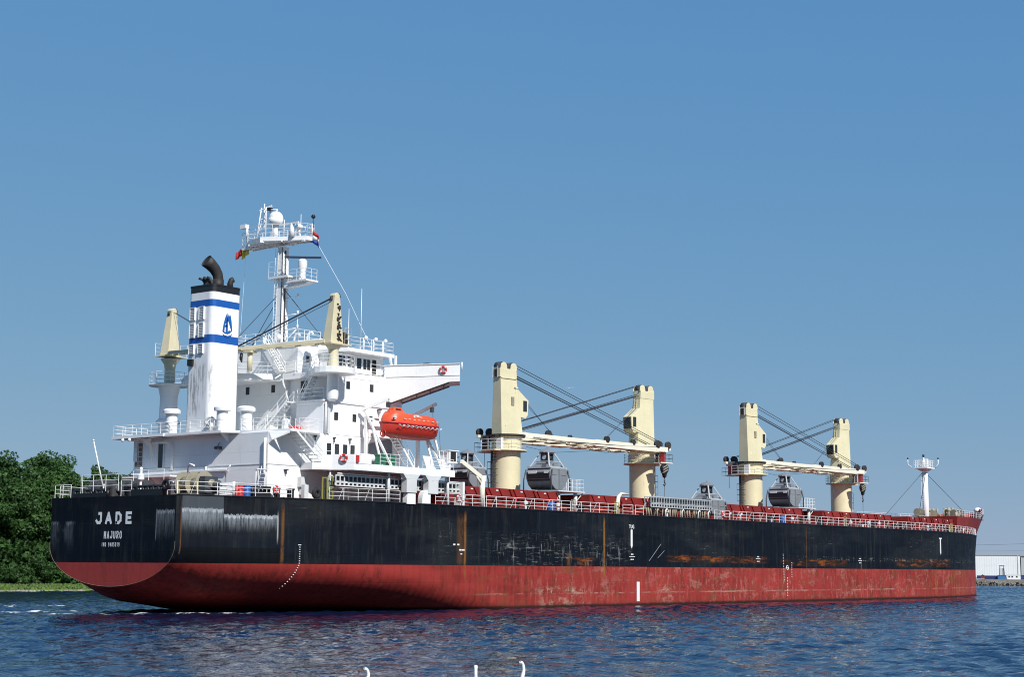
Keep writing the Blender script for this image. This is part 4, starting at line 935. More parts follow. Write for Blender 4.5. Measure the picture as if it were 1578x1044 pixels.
# ---------------------------------------------------------------- deck cranes (local origin at main deck level)
def deck_crane():
    mb = MB(); mb.lathe((0, 0), [(1.62, 0), (1.62, 7.3), (1.72, 7.4), (1.72, 8.75), (1.95, 8.9), (1.95, 9.1)], 40)
    c = mb.build('deck_crane', 'cream', ship)
    mb = MB(); mb.cyl((0, 0), 2.35, 7.28, 7.42, 28); mb.box(-3.0, -1.0, -1.1, 1.1, 7.26, 7.4); mb.build('service_platform', 'cream', c)
    mb = MB(); rail(mb, [(2.3*math.cos(R(a)), 2.3*math.sin(R(a)), 7.42) for a in range(-150, 151, 30)], 1.15, 3, .9, .03); rail(mb, [(-2.0, -1.1, 7.4), (-2.95, -1.1, 7.4), (-2.95, 1.1, 7.4)], 1.15, 3, 1, .03)
    mb.box(-2.05, -1.7, -1.2, -.4, 7.42, 8.7); mb.build('platform_railing', 'white2', c)
    mb = MB(); mb.box(-2.9, -2.3, .3, 1.0, 7.42, 8.9); mb.lathe((0, 0), [(1.9, 8.9), (2.2, 9.0), (2.2, 9.18)], 28); mb.box(-2.6, -1.6, -.8, .8, 8.85, 9.1); mb.build('slewing_ring', 'soot', c)
    mb = MB(); ladder(mb, (-1.85, .1, 1.6), (-1.85, .1, 7.3), .5, (0, 1, 0))
    for z in (3.6, 4.5, 5.2, 6): mb.tube([(-1.7, -.35, z), (-2.5, -.35, z), (-2.5, .55, z), (-1.7, .55, z)], .03, 4)
    for y in (-.35, .1, .55): mb.tube([(-2.5, y, 3.6), (-2.5, y, 6)], .03, 4)
    mb.box(-1.9, -1.75, .45, .65, 0, 7.3); mb.build('pedestal_ladder', 'dgrey', c)
    # tower
    mb = MB(); mb.frus((0, 0), (-1.60, 1.84, -.82, .82), (-1.62, .95, -.60, .60), 9.15, 15.75)
    mb.frus((0, 0), (-1.75, .98, -.64, .64), (-1.75, .90, -.64, .64), 15.75, 16.75)
    for y in (-.62, .50):
        for x in (-1.1, .5):
            n = 8; arc = [(x+.5*math.cos(R(180-180*i/n)), y, 17.0+.5*math.sin(R(180*i/n))) for i in range(n+1)]
            mb.ext([(x-.55, y, 16.7)]+arc+[(x+.55, y, 16.7)], (0, .12, 0))
    mb.frus((0, 0), (-1.6, .9, -.70, -.60), (-1.6, .7, -.70, -.60), 15.6, 15.75)
    t = mb.build('tower', 'cream', c, .03)
    mb = MB(); mb.tube([(-1.2, -.40, 17.0), (-1.2, .40, 17.0)], .56, 18); mb.tube([(.38, -.40, 17.0), (.38, .40, 17.0)], .56, 18); mb.box(-1.79, -1.74, -.3, .3, 15.85, 16.7); mb.build('sheave', 'dgrey', c)
    mb = MB(); mb.box(.0, .42, -.80, -.70, 12.6, 13.55); mb.box(.5, .9, -.74, -.68, 14.6, 14.7); mb.build('louvre', 'olive', t)
    mb = MB(); mb.box(-1.0, -.9, -.86, -.78, 10.2, 10.5); mb.tube([(.75, -.66, 14.1), (.75, -.75, 14.6), (1.05, -.75, 14.65)], .05, 4); mb.tube([(-1.9, -.4, 15.7), (-1.9, -.4, 17.0)], .03, 4); mb.tube([(-1.9, .4, 15.7), (-1.9, .4, 17.0)], .03, 4); mb.tube([(-1.9, -.4, 16.8), (-1.9, .4, 16.8)], .03, 4); mb.build('tower_fittings', 'white2', t)
    # cab leaning out in front
    mb = MB(); mb.ext([(1.2, -.72, 11.35), (2.35, -.72, 11.2), (2.75, -.72, 11.6), (2.85, -.72, 13.3), (2.3, -.72, 13.65), (1.1, -.72, 14.5)], (0, 1.44, 0)); cab = mb.build('operator_cab', 'cream', c, .04)
    mb = MB(); mb.box(1.95, 2.55, -.75, -.70, 12.0, 13.25); mb.box(1.95, 2.55, .70, .75, 12.0, 13.25); mb.ext([(2.80, -.6, 11.8), (2.88, -.6, 13.2), (2.88, .6, 13.2), (2.80, .6, 11.8)], (.04, 0, 0)); mb.build('cab_window', 'glass', cab)
    mb = MB(); ladder(mb, (1.75, -.1, 9.2), (1.05, -.1, 15.7), .45, (0, 1, 0)); mb.build('tower_ladder', 'cream', t)
    # twin-leg jib
    L = 28.3; mb = MB()
    for s in (-1, 1):
        a = Vector((1.7, 1.15*s, 9.2)); b = Vector((L-1.6, .30*s, 9.05)); m_ = a.lerp(b, .5)
        mb.beam(tuple(a), tuple(m_), .42, .62); mb.beam(tuple(m_), tuple(b), .38, .78)
    mb.box(L-2.2, L, -.55, .55, 8.75, 9.35); mb.box(L-.3, L+1.0, -.2, .2, 9.0, 9.3)
    mb.tube([(1.7, -1.4, 9.2), (1.7, 1.4, 9.2)], .36, 12)
    j = mb.build('jib', 'creamlight', c)
    mb = MB()
    for i in range(7):
        x = 4.5+i*3.6; wy = 1.1-.85*(x-1.7)/(L-3); mb.box(x-.8, x+.8, -wy-.15, wy+.15, 8.66, 8.80)
    for i in range(6):
        x = 4.5+i*3.6; wy = 1.1-.85*(x-1.7)/(L-3); mb.tube([(x, -wy, 8.8), (x+3.6, wy, 8.8)], .07, 5)
    mb.build('jib_brace', 'cream', j)
    mb = MB()
    for x, y, r_ in ((6.0, -.9, .42), (7.0, .2, .3), (16.5, -.7, .4), (21.6, -.5, .35), (11.0, .3, .25), (26.4, -.4, .5), (27.6, .3, .5), (28.6, -.3, .45)): mb.tube([(x, y-.18, 9.65), (x, y+.18, 9.65)], r_, 12); mb.box(x-.2, x+.2, y-.22, y+.22, 9.3, 9.6)
    mb.build('jib_sheave', 'soot', j)
    mb = MB(); mb.tube([(3, -1.4, 9.05), (8, -1.25, 8.9), (20, -.7, 9.05), (L-2, -.5, 9.3)], .035, 4); mb.tube([(9, -.9, 8.6), (16, -.8, 8.0), (21, -.6, 8.5)], .02, 4); mb.build('hose', 'rope', j)
    mb = MB()
    for y, z0, z1, x0 in ((-.35, 17.4, 9.8, .8), (.35, 17.4, 9.8, .8), (-.3, 16.1, 9.6, .95), (.3, 16.1, 9.6, .95), (0, 16.3, 9.7, .95), (-.12, 16.0, 9.4, .95)): mb.tube([(x0, y, z0), (L-3.2 if z0 < 17 else L-.6, y*.8, z1)], .042, 4)
    mb.build('luffing_rope', 'rope', c)
    mb = MB(); mb.tube([(1.3, -.25, 14.5), (7.2, -.5, 9.5)], .03, 4); mb.tube([(1.3, .25, 14.5), (8.6, .5, 9.5)], .03, 4); mb.build('service_rope', 'rope', c)
    # hook block and pendant
    x = L+.3; mb = MB(); mb.box(L-.5, L-.1, -.3, .3, 7.5, 8.8); mb.build('tip_bracket', 'redobj', j)
    mb = MB(); mb.box(L-1.6, L+.7, -.75, .45, 7.3, 7.42); mb.build('tip_platform', 'creamlight', j)
    mb = MB(); rail(mb, [(L-1.6, -.75, 7.42), (L+.7, -.75, 7.42), (L+.7, .45, 7.42)], 1., 2, .8, .03); mb.tube([(L-.9, -.7, 8.8), (L-.9, -.7, 5.6)], .035, 4); mb.build('hoist_rope', 'dgrey', j)
    mb = MB(); mb.tube([(L-.9, -.9, 6.6), (L-.9, -.5, 6.6)], .62, 16); mb.ext([(L-1.25, -.9, 6.2), (L-.55, -.9, 6.2), (L-.8, -.9, 5.5), (L-1.0, -.9, 5.5)], (0, .4, 0)); hb = mb.build('hook_block', 'black', c)
    mb = MB()
    for k in (-.32, 0, .32): mb.ext([(L-1.35, -.93, 6.35+k), (L-.45, -.93, 6.75+k), (L-.45, -.93, 6.90+k), (L-1.35, -.93, 6.5+k)], (0, .46, 0))
    mb.build('warning_stripe', 'olive', hb)
    mb = MB(); mb.tube([(L-.9, -.7, 5.5), (L-.9, -.7, 4.9), (L-.75, -.7, 4.7), (L-.9, -.7, 4.45), (L-1.1, -.7, 4.6)], .09, 6); mb.tube([(L-.9, -.7, 4.5), (L-.9, -.7, 2)], .035, 4); mb.build('hook', 'dgrey', hb)
    return c
dc = deck_crane()
for i, (x, a) in enumerate(((55.6, -7), (83.7, 173), (111.6, -7), (139.6, 173))):
    o = dc if i == 0 else copy_tree(dc, ship)
    o.location = (x, 0, 10); o.rotation_euler.z = R(a)
    if i % 2:
        for ch in list(o.children):      # the aft-facing jibs carry no hanging block
            if ch.name.startswith('hook_block'):
                for g_ in list(ch.children): bpy.data.objects.remove(g_)
                bpy.data.objects.remove(ch)

# ---------------------------------------------------------------- clamshell grabs
def grab():
    g_ = empty('clamshell_grab')
    prof = [(-1.6, 2.75), (-1.95, 2.3), (-1.9, 1.5), (-1.45, .75), (-.75, .25), (0, .12), (.75, .25), (1.45, .75), (1.9, 1.5), (1.95, 2.3), (1.6, 2.75)]
    for s in (-1, 1):
        mb = MB(); q = [(x, z) for x, z in prof if x*s >= 0]; q = sorted(q, key=lambda p: (-p[1] if True else 0, 0))
        pts = [(x-.02*s if abs(x) < .01 else x, -1.75, z) for x, z in prof if x*s >= -.001]
        pts.append((.03*s, -1.75, 2.75)) if s < 0 else pts.insert(0, (.03*s, -1.75, 2.75))
        mb.ext(pts, (0, 3.5, 0)); sh = mb.build('shell', 'grey', g_, .05)
        mb = MB(); mb.box(s*1.0-.55, s*1.0+.55, -1.80, -1.75, 1.95, 2.0); mb.box(s*.02, s*.02+.05, -1.82, -1.75, .3, 2.7); mb.build('rib', 'grey', sh)
        mb = MB(); mb.ext([(1.99*s, -1.6, 2.2), (1.99*s, 1.6, 2.2), (1.94*s, 1.6, 1.5), (1.94*s, -1.6, 1.5)], (-.02*s, 0, 0)); mb.ext([(1.86*s, -1.6, 1.4), (1.86*s, 1.6, 1.4), (1.0*s, 1.6, .45), (1.0*s, -1.6, .45)], (.02*s, 0, -.02)); mb.build('shade_plate', 'black', sh)  # black plates paint the shade on the undercurving shell faces
        for y in (-1.3, -.2, .5): pass
        mb = MB(); mb.box(1.99*s-.04, 1.99*s+.04, -1.5, -.9, 2.1, 2.4); mb.box(1.99*s-.04, 1.99*s+.04, .2, 1.4, 2.1, 2.45); mb.build('patch_plate', 'dullwhite', sh)
    mb = MB(); mb.box(-1.6, 1.6, -1.55, -1.25, 2.78, 2.98); mb.box(-1.6, 1.6, 1.25, 1.55, 2.78, 2.98); mb.box(-1.85, -1.5, -1.7, 1.7, 2.76, 2.98); mb.box(1.5, 1.85, -1.7, 1.7, 2.76, 2.98)
    mb.build('lower_beam', 'lgrey', g_)
    mb = MB(); mb.frus((0, 0), (-1.35, 1.35, -1.2, 1.2), (-.85, .85, -.75, .75), 2.98, 3.55); mb.box(-1.9, -1.6, -1.2, -.5, 2.98, 3.2); mb.box(1.6, 1.9, -1.2, -.4, 2.98, 3.2); mb.box(-.45, .45, -1.35, -1.2, 2.98, 3.45); mb.build('sheave_block', 'grey', g_)
    mb = MB()
    for sx in (-1, 1):
        for sy in (-1, 1): mb.beam((1.65*sx, 1.45*sy, 2.9), (.62*sx, .6*sy, 4.7), .15, .15)
        mb.beam((1.2*sx, 1.1*(-1), 3.6), (1.2*sx, 1.1, 3.6), .08, .08)
    for sy in (-1, 1): mb.beam((-.62, .6*sy, 4.65), (.62, .6*sy, 4.65), .14, .16); mb.beam((-1.2, 1.1*sy, 3.6), (1.2, 1.1*sy, 3.6), .08, .08)
    mb.build('arm', 'lgrey', g_)
    mb = MB(); mb.lathe((0, 0), [(.95, 4.7), (.95, 4.82), (.7, 5.05), (.25, 5.2), (.1, 5.25)], 14); mb.tube([(0, 0, 5.2), (0, 0, 5.45)], .05, 5); mb.box(-1.25, -.8, -.3, .3, 4.68, 4.76); mb.build('head', 'grey', g_)
    mb = MB(); mb.box(-.6, -.5, -.55, .55, 3.5, 4.7); mb.box(.5, .6, -.55, .55, 3.5, 4.7); mb.tube([(-.35, 0, 4.2), (.35, 0, 4.2)], .5, 14); mb.build('rope_guide', 'dgrey', g_)
    mb = MB(); mb.tube([(-.62, -.0, 4.15), (-.66, 0, 4.15)], .3, 12); mb.build('sheave', 'lgrey', g_)
    mb = MB()
    for sx in (-1, 1):
        for sy in (-1, 1): mb.tube([(1.7*sx, 1.9*sy, 2.6), (2.05*sx, 2.0*sy, 1.3), (2.05*sx, 2.0*sy, .0)], .09, 5)
    mb.box(-2.2, 2.2, -2.1, 2.1, -.02, .14); mb.build('cradle', 'dgrey', g_)
    return g_
gr = grab()
GL = ['dark clamshell grab behind the lifeboat deck, the one nearest the white accommodation block',
      'big grey clamshell grab between the first and second cream cranes, beside a white railed platform',
      'small low grey clamshell grab to the left of the third cream crane',
      'grey clamshell grab standing between the third and fourth cream cranes']
for i, (x, y, z, s, rz) in enumerate(((42.5, -5.0, 12.3, .80, 0), (56.4, -5.2, 12.62, .93, 3), (84.0, -9.4, 10.0, .93, 0), (111.9, -5.2, 12.66, .93, -2))):
    o = gr if i == 0 else copy_tree(gr); o.location = (x, y, z); o.scale = (s, s, s); o.rotation_euler.z = R(rz)
    tag(o, GL[i], 'grab', 'clamshell grabs stowed on the deck')
# grab platforms
for x in (56.4, 111.9):
    mb = MB(); mb.box(x-2.4, x+2.6, -8.6, -2.9, 12.48, 12.62); mb.tube([(x+1.6, -8.0, 9.95), (x+1.6, -8.0, 12.5)], .22, 10); mb.tube([(x-1.6, -8.0, 9.95), (x-1.6, -8.0, 12.5)], .2, 8); mb.tube([(x+1.6, -8, 11.4), (x+2.5, -8.4, 12.5)], .06, 5)
    o = mb.build('grab_platform', 'dullwhite', ship)
    mb = MB(); rail(mb, [(x-.4, -8.5, 12.62), (x+2.5, -8.5, 12.62), (x+2.5, -4.5, 12.62)], 1.3, 3, .8, .035); mb.build('platform_railing', 'white2', o)

# ---------------------------------------------------------------- railings along the deck edge
def edge_pts(x0, x1, n, inset=.12, z=10.02, s=1):
    return [(x0+(x1-x0)*i/n, -s*(deck_hb(x0+(x1-x0)*i/n)-inset), z) for i in range(n+1)]
def edge_rail(x0, x1, step=4.5, mat='white2', s=1, post=1.5, stays=True):
    n = max(1, int((x1-x0)/step)); mb = MB(); p = edge_pts(x0, x1, n, s=s); rail(mb, p, 1.12, 3, post, .036)
    if stays:
        for i in range(int((x1-x0)/3)):
            x = x0+1.5+i*3; y = -s*(deck_hb(x)-.12); mb.tube([(x, y, 11.1), (x, y+.55*s, 10)], .035, 4)
    return mb.build('deck_railing', mat, ship)
for a, b in ((.1, 10.6), (14.5, 22.8), (27.6, 35.0), (35.3, 49.5), (49.8, 58.2), (59.4, 61.4), (61.9, 63.5), (79.0, 82.6), (83.4, 113.3), (113.8, 150), (150.3, 186)): edge_rail(a, b, post=1.75 if a < 60 else 1.6)
edge_rail(1, 186, 6, s=-1, stays=False)
mb = MB(); rail(mb, [(.15, 8.3, 10.02), (.15, 6.0, 10.02)], 1.15, 3, 1.3); rail(mb, [(.15, 4.6, 10.5), (.15, -.6, 10.5)], 1.45, 3, 1.6); rail(mb, [(.15, 4.6, 10), (.15, 4.4, 10.0)], 1.9, 3, 1); rail(mb, [(.15, -1.0, 10), (.15, -2.4, 10)], 1.4, 3, 1.3); rail(mb, [(.15, -2.6, 11.3), (.15, -6.6, 11.3)], .9, 2, 1.6); rail(mb, [(.15, -7.1, 10.02), (.15, -8.4, 10.02)], 1.15, 3, 1.)
mb.build('stern_railing', 'white2', ship)
mb = MB()
for y0, y1, h in ((1.0, 5.6, 10.62), (-2.4, -6.5, 10.8)):
    mb.box(.1, .6, min(y0, y1), max(y0, y1), 10.0, h-.25); mb.tube([(.3, y0, h), (.3, y1, h)], .13, 8)
    k = 6
    for i in range(k+1): y = y0+(y1-y0)*i/k; mb.tube([(.3, y, 10), (.3, y, h)], .16, 8)
mb.torus((.2, -6.9, 10.85), .36, .17, (1, 0, 0)); mb.build('mooring_fairlead', 'black', ship)
# mooring bitts, small pipes on the poop
mb = MB()
for x, y in ((1.4, 7.2), (1.5, 2.6), (1.2, -.9), (1.5, -5.6), (9.7, -10.5), (11.2, -10.7)):
    for d in (0, .7): MB().lathe((x+d*.4, y+d*.8), [(.22, 9.95), (.22, 10.75), (.3, 10.8), (.3, 10.9)], 10).build('mooring_bitt', 'black', ship)
def winch(x, y, z, rz, s=1., mat='olive', nd=2):
    mb = MB()
    for i in range(nd+1): mb.tube([(0, -1.2+i*1.25, 1.05), (0, -1.1+i*1.25, 1.05)], 1.0, 22)
    for i in range(nd): mb.tube([(0, -1.15+i*1.25, 1.05), (0, .05+i*1.25, 1.05)], .62 if i else .5, 18)
    mb.tube([(0, -2.2, 1.05), (0, -1.2, 1.05)], [.3, .42], 12); mb.box(-.9, .9, -1.3, 1.4+.9*(nd-1), 0, .25)
    o = mb.build('mooring_winch', mat, ship); o.location = (x, y, z); o.rotation_euler.z = rz; o.scale = (s, s, s)
    mb = MB(); mb.box(-.7, .7, -2.0, -1.35, .2, 1.6); mb.tube([(.3, -2.6, .9), (.3, -2.0, .9)], .38, 12); m2 = mb.build('winch_motor', 'dgrey', o)
    return o
winch(3.0, 5.0, 10, R(5), .85, 'dgrey'); winch(3.0, .5, 10, R(0), .85, 'dgrey'); winch(3.6, -6.6, 10, R(0), 1.05); winch(5.4, -4.2, 10, R(80), .95, 'dgrey')
# ship structure items on the poop, starboard
mb = MB()
for i in range(5): mb.box(1.2+i*.45, 1.55+i*.45, -9.7-i*.18, -9.3-i*.18, 10, 11)
mb = MB()
for z0, z1 in ((10, 10.3), (10.45, 10.75), (10.9, 11.1)): mb.beam((4.0, -9.2, (z0+z1)/2), (5.2, -9.5, (z0+z1)/2), .35, z1-z0)
mb.tube([(5.35, -9.6, 10), (5.35, -9.6, 11.3)], .14, 8); mb.build('gangway_rack', 'dullwhite', ship)
mb = MB(); mb.beam((7.0, -10.1, 10.85), (8.7, -10.5, 10.85), .6, .25); mb.beam((7.0, -10.1, 10.2), (8.7, -10.5, 10.2), .6, .4)
for k in range(5): x = 7.05+k*.4; y = -10.1-.095*k; mb.tube([(x, y, 10), (x, y, 10.95)], .14, 8)
mb.build('mooring_roller', 'black', ship)
mb = MB(); mb.box(13.4, 14.2, -9.6, -9.15, 11.2, 12.1); mb.box(13.6, 14.1, -9.5, -9.15, 10.5, 11.0); mb.box(12.3, 12.8, -11.2, -10.8, 10.0, 11.3); mb.build('deck_cabinet', 'dullwhite', ship)
mb = MB(); ladder(mb, (8.6, -9.6, 10), (8.6, -9.6, 12.5), .8, (1, 0, 0)); mb.tube([(8.0, -9.5, 10), (8.0, -9.5, 12.5)], .04, 5); mb.tube([(9.2, -9.5, 10), (9.2, -9.5, 12.5)], .04, 5); mb.box(7.9, 9.3, -9.7, -9.3, 12.5, 12.57); mb.build('access_frame', 'white2', ship)
# davits and arms around the stern deck
mb = MB(); mb.tube([(7.6, -1, 10), (7.6, -1, 12.8), (7.4, -1.4, 13.2), (7, -2.5, 13.0)], .09, 6); mb.tube([(8.0, -5.6, 10), (8.0, -5.6, 12.4), (7.6, -6.6, 12.9)], .07, 6); mb.tube([(9.4, -8.2, 10.8), (9.5, -8.6, 12.9)], .03, 5); mb.build('hose_davit', 'white2', ship)
mb = MB(); mb.lathe((1.6, -1.8), [(.12, 10), (.12, 11.3), (.3, 11.5), (.3, 11.9), (.12, 12.0), (.14, 12.5), (.05, 12.6)], 10); mb.build('stern_light_post', 'white2', ship)
mb = MB(); mb.tube([(1.6, 3.0, 10), (.15, 3.1, 15.0)], [.09, .05], 6); mb.sphere((.13, 3.1, 15.05), .1, 8, 4); mb.tube([(1.3, 3.0, 10), (1.1, 2.6, 11.2)], .05, 5); mb.build('ensign_staff', 'white2', ship)

# gangways (stowed accommodation ladders)
def gangway(x0, x1, z0, z1, y=-12.75, mat='dullwhite'):
    h = z1-z0; mb = MB()
    for yy in (y, y+.85):
        for z, t in ((z0, .05), (z0+h*.30, .04), (z0+h*.40, .04), (z1, .055)): mb.box(x0, x1, yy-.04, yy+.04, z-t, z+t)
        n = int((x1-x0)/.55)
        for i in range(n+1): x = x0+(x1-x0)*i/n; mb.box(x-.05, x+.05, yy-.035, yy+.035, z0+h*.4, z1); mb.box(x-.1, x+.1, yy-.035, yy+.035, z0, z0+h*.3)
    o = mb.build('gangway_ladder', mat, ship)
    mb = MB(); mb.box(x0, x1, y+.1, y+.75, z0-.02, z0+.05); mb.box(x0+.1, x1-.1, y+.3, y+.33, z0+.1, z1-.05); mb.build('gangway_steps', 'dgrey', o)
gangway(15.0, 32.4, 11.35, 12.25, -12.4); 
mb = MB(); mb.tube([(15.2, -12.4, 12.42), (23, -12.4, 12.42)], .06, 6); mb.tube([(26.8, -12.4, 12.4), (32.6, -12.4, 12.35)], .06, 6); mb.box(32.3, 32.6, -12.9, -11.8, 10.0, 12.4); mb.build('gangway_rail', 'white2', ship)
gangway(66.2, 79.6, 11.15, 12.3, mat='lgrey')
mb = MB()
rr = random.Random(9)
for i in range(26): x = 65.5+i*.55; mb.tube([(x, -12.6, 10), (x+rr.uniform(-.3, .3), -12.6, 11.0)], rr.uniform(.04, .12), 5)
mb.box(64.8, 80, -12.2, -12.0, 10.9, 11.05); mb.build('gangway_support', 'olive', ship)
mb = MB(); mb.box(33, 36, -9.5, -2, 9.95, 12.2); mb.box(27.5, 33, -8, 8, 9.95, 11.6); mb.build('store_house', 'red', ship)
# provision davit on deck
mb = MB(); mb.tube([(35.2, -13.0, 10), (35.2, -13.0, 13.0)], [.26, .3], 10); mb.beam((35.2, -13.0, 12.9), (31.9, -13.0, 14.4), .26, .42); mb.tube([(35.2, -13, 12.1), (34.2, -13.0, 13.2)], .12, 6); mb.box(34.9, 35.6, -13.2, -12.8, 12.6, 13.2); mb.build('stores_davit', 'creamlight', ship)
# goose-neck ventilators and curved guards along the deck
mb = MB(); mb.tube([(61.2, -11.5, 10), (61.2, -11.5, 11.2), (61.6, -11.4, 12.1), (62.4, -11.2, 12.5), (64.2, -11, 12.5)], [.28, .26, .22, .16, .1], 10); mb.build('goose_neck_vent', 'creamlight', ship)
mb = MB()
rr = random.Random(3)
for i in range(60):
    x = rr.uniform(38, 172); y = -min(13.0, deck_hb(x)-.5)+rr.uniform(0, .8); k = rr.random()
    mb = MB()
    if k < .4: mb.lathe((x, y), [(.13, 10), (.13, 10.5), (.26, 10.6), (.26, 10.85), (.1, 10.95)], 8)
    elif k < .7: mb.box(x-.35, x+.35, y-.2, y+.2, 10, 10.55)
    else: mb.tube([(x, y, 10), (x, y, 10.8), (x+.3, y, 11.0), (x+.5, y, 10.7)], .09, 6)
    mb.build('air_vent' if k < .4 or k >= .7 else 'deck_box', rr.choice(['red', 'deck', 'red', 'dullwhite']), ship)
pass
mb = MB()
for i in range(40):
    x = rr.uniform(38, 172); y = -min(12.6, deck_hb(x)-.8)+rr.uniform(0, .8)
    MB().lathe((x, y), [(.2, 10), (.2, 10.6), (.28, 10.65), (.28, 10.8)], 8).build('deck_bitt', 'black', ship)
mb = MB()
for z, r_ in ((10.25, .12), (10.6, .09), (10.25, .08)): mb.tube([(34, -10.9+.3*(r_ > .1), z), (160, -10.9+.3*(r_ > .1), z)], r_, 6)
mb.build('deck_pipe', 'deck', ship)
mb = MB()
for x in (50.4, 58.5, 114.0, 150.1): rail(mb, [(x-.5, -13.3, 10.02), (x+.3, -13.3, 10.02)], 1.3, 3, .4, .05)
mb.build('pilot_gate', 'yellow', ship)

# life-saving: davit for the lifeboat
mb = MB()
for x in (21.5, 28.9):
    mb.beam((x, -13.2, 13.4), (x-.1, -9.6, 19.0), .16, .2); mb.beam((x, -10.0, 13.4), (x, -9.9, 18.2), .3, .3)
    mb.beam((x-.3, -9.5, 18.8), (x+1.0 if x < 25 else x+.3, -12.0, 19.9), .2, .28); mb.beam((x-1.0, -12.9, 13.4), (x, -10.6, 17.6), .16, .18)
mb.box(21.6, 28.9, -9.9, -9.7, 17.9, 18.1); dv = mb.build('lifeboat_davit', 'white2', ship)
mb = MB()
for x in (22.2, 28.5): mb.tube([(x, -12.1, 19.8), (x, -12.2, 18.4)], .035, 4); mb.tube([(x+.5, -12.5, 18), (x+.2, -13.2, 13.5)], .03, 4); mb.box(x-.15, x+.15, -12.2, -11.9, 19.0, 19.5)
mb.build('fall_wire', 'dgrey', dv)
mb = MB(); mb.beam((29.6, -12.6, 13.4), (28.3, -12.4, 17.0), .2, .2); mb.ext([(26.3, -13.4, 13.4), (27.6, -13.4, 13.4), (27.0, -13.2, 14.6), (25.9, -13.2, 14.6)], (0, .08, 0)); mb.ext([(28.4, -13.4, 13.4), (29.7, -13.4, 13.4), (29.1, -13.2, 14.4), (28.0, -13.2, 14.4)], (0, .08, 0)); mb.tube([(25.6, -10, 10), (25.6, -10, 16)], .35, 10); mb.build('embarkation_gear', 'white2', ship)
def lifeboat():
    b = empty('lifeboat', (25.2, -12.1, 17.4)); b.scale = (.95, .95, .95); tag(b, 'bright orange enclosed lifeboat hanging in white davits under the bridge wing', 'lifeboat')
    N_ = 26; mbu = MB(); mbl = MB(); n = 14
    def sec(t):
        x = -4.0+8.0*t; k = max(0, 1-abs(2*t-1)**3.4)**.55; return x, 1.38*k
    # lower hull
    rows = []
    for i in range(N_+1):
        t = i/N_; x, hw = sec(t); keel = -1.35+.55*abs(2*t-1)**4; sheer = .05+.12*abs(2*t-1)**2
        rows.append([(x, -hw*math.cos(R(90)*j/6)**.6 if j < 6 else 0, sheer+(keel-sheer)*math.sin(R(90)*j/6)) for j in range(7)]+[(x, hw*math.cos(R(90)*j/6)**.6 if j < 6 else 0, sheer+(keel-sheer)*math.sin(R(90)*j/6)) for j in range(5, -1, -1)])
    def skin(mb, rows):
        w_ = len(rows[0]); o = len(mb.v); mb.v += [p for r_ in rows for p in r_]
        for i in range(len(rows)-1):
            for j in range(w_-1): mb.f.append((o+i*w_+j, o+i*w_+j+1, o+(i+1)*w_+j+1, o+(i+1)*w_+j)); mb.sm.append(True)
    skin(mbl, rows); mbl.build('hull', 'darkorange', b)
    rows = []
    for i in range(N_+1):
        t = i/N_; x, hw = sec(t); sheer = .05+.12*abs(2*t-1)**2; k = max(0, 1-abs(2*t-1)**4.5)**.5; hgt = (1.12+.35*math.exp(-((t-.12)/.16)**2))*k*(1 if t > .08 else .9)
        rows.append([(x*.97, -hw*.97*math.cos(R(180)*j/12-0) if False else -hw*.97*(1 if math.cos(R(180)*j/12) >= 0 else -1)*abs(math.cos(R(180)*j/12))**.55, sheer+hgt*math.sin(R(180)*j/12)**.6) for j in range(13)])
    skin(mbu, [r_[::-1] for r_ in rows]); cn = mbu.build('canopy', 'orange', b)
    mb = MB(); pts = [sec(i/N_) for i in range(N_+1)]
    for s in (-1, 1): mb.tube([(x, s*hw*1.02, .05+.12*abs(2*i/N_-1)**2) for i, (x, hw) in enumerate(pts)], .11, 6)
    mb.build('fender', 'redobj', b)
    mb = MB(); mb.frus((0, 0), (-3.0, -1.3, -.5, .5), (-2.7, -1.6, -.35, .35), 1.15, 1.72); cw = mb.build('conning_cupola', 'orange', cn, .06)
    mb = MB(); mb.box(-2.55, -1.85, -.47, .47, 1.42, 1.58); mb.build('window', 'glass', cw)
    mb = MB()
    for i in range(11): x = -3.2+i*.62; mb.box(x, x+.3, -1.47, -1.41, -.12, -.07); 
    for i in range(8): x = -2.3+i*.7; mb.box(x, x+.32, -1.33, -1.28, .52, .57)
    mb.box(-.5, .05, -1.22, -1.0, .95, 1.05); mb.box(-.3, .45, -1.27, -1.1, .82, .9); mb.box(-.75, -.6, -1.28, -1.05, .75, .98); mb.box(-3.6, -3.2, -1.2, -1.0, .6, .66); mb.box(-3.42, -3.36, -1.22, -1.0, .4, .9)
    mb.build('reflective_tape', 'markwhite', b)
    mb = MB()
    for i in range(9): x0 = -3.0+i*.7; mb.tube([(x0, -1.46, -.12), (x0+.35, -1.46, -.3), (x0+.7, -1.46, -.12)], .025, 4)
    mb.build('grab_line', 'cloth_white', b)
    mb = MB(); mb.torus((-3.9, -.0, -.95), .35, .06, (1, 0, 0), 14, 5); mb.box(-4.0, -3.7, -.05, .05, -1.3, -.5); mb.build('propeller_guard', 'darkorange', b)
lifeboat()

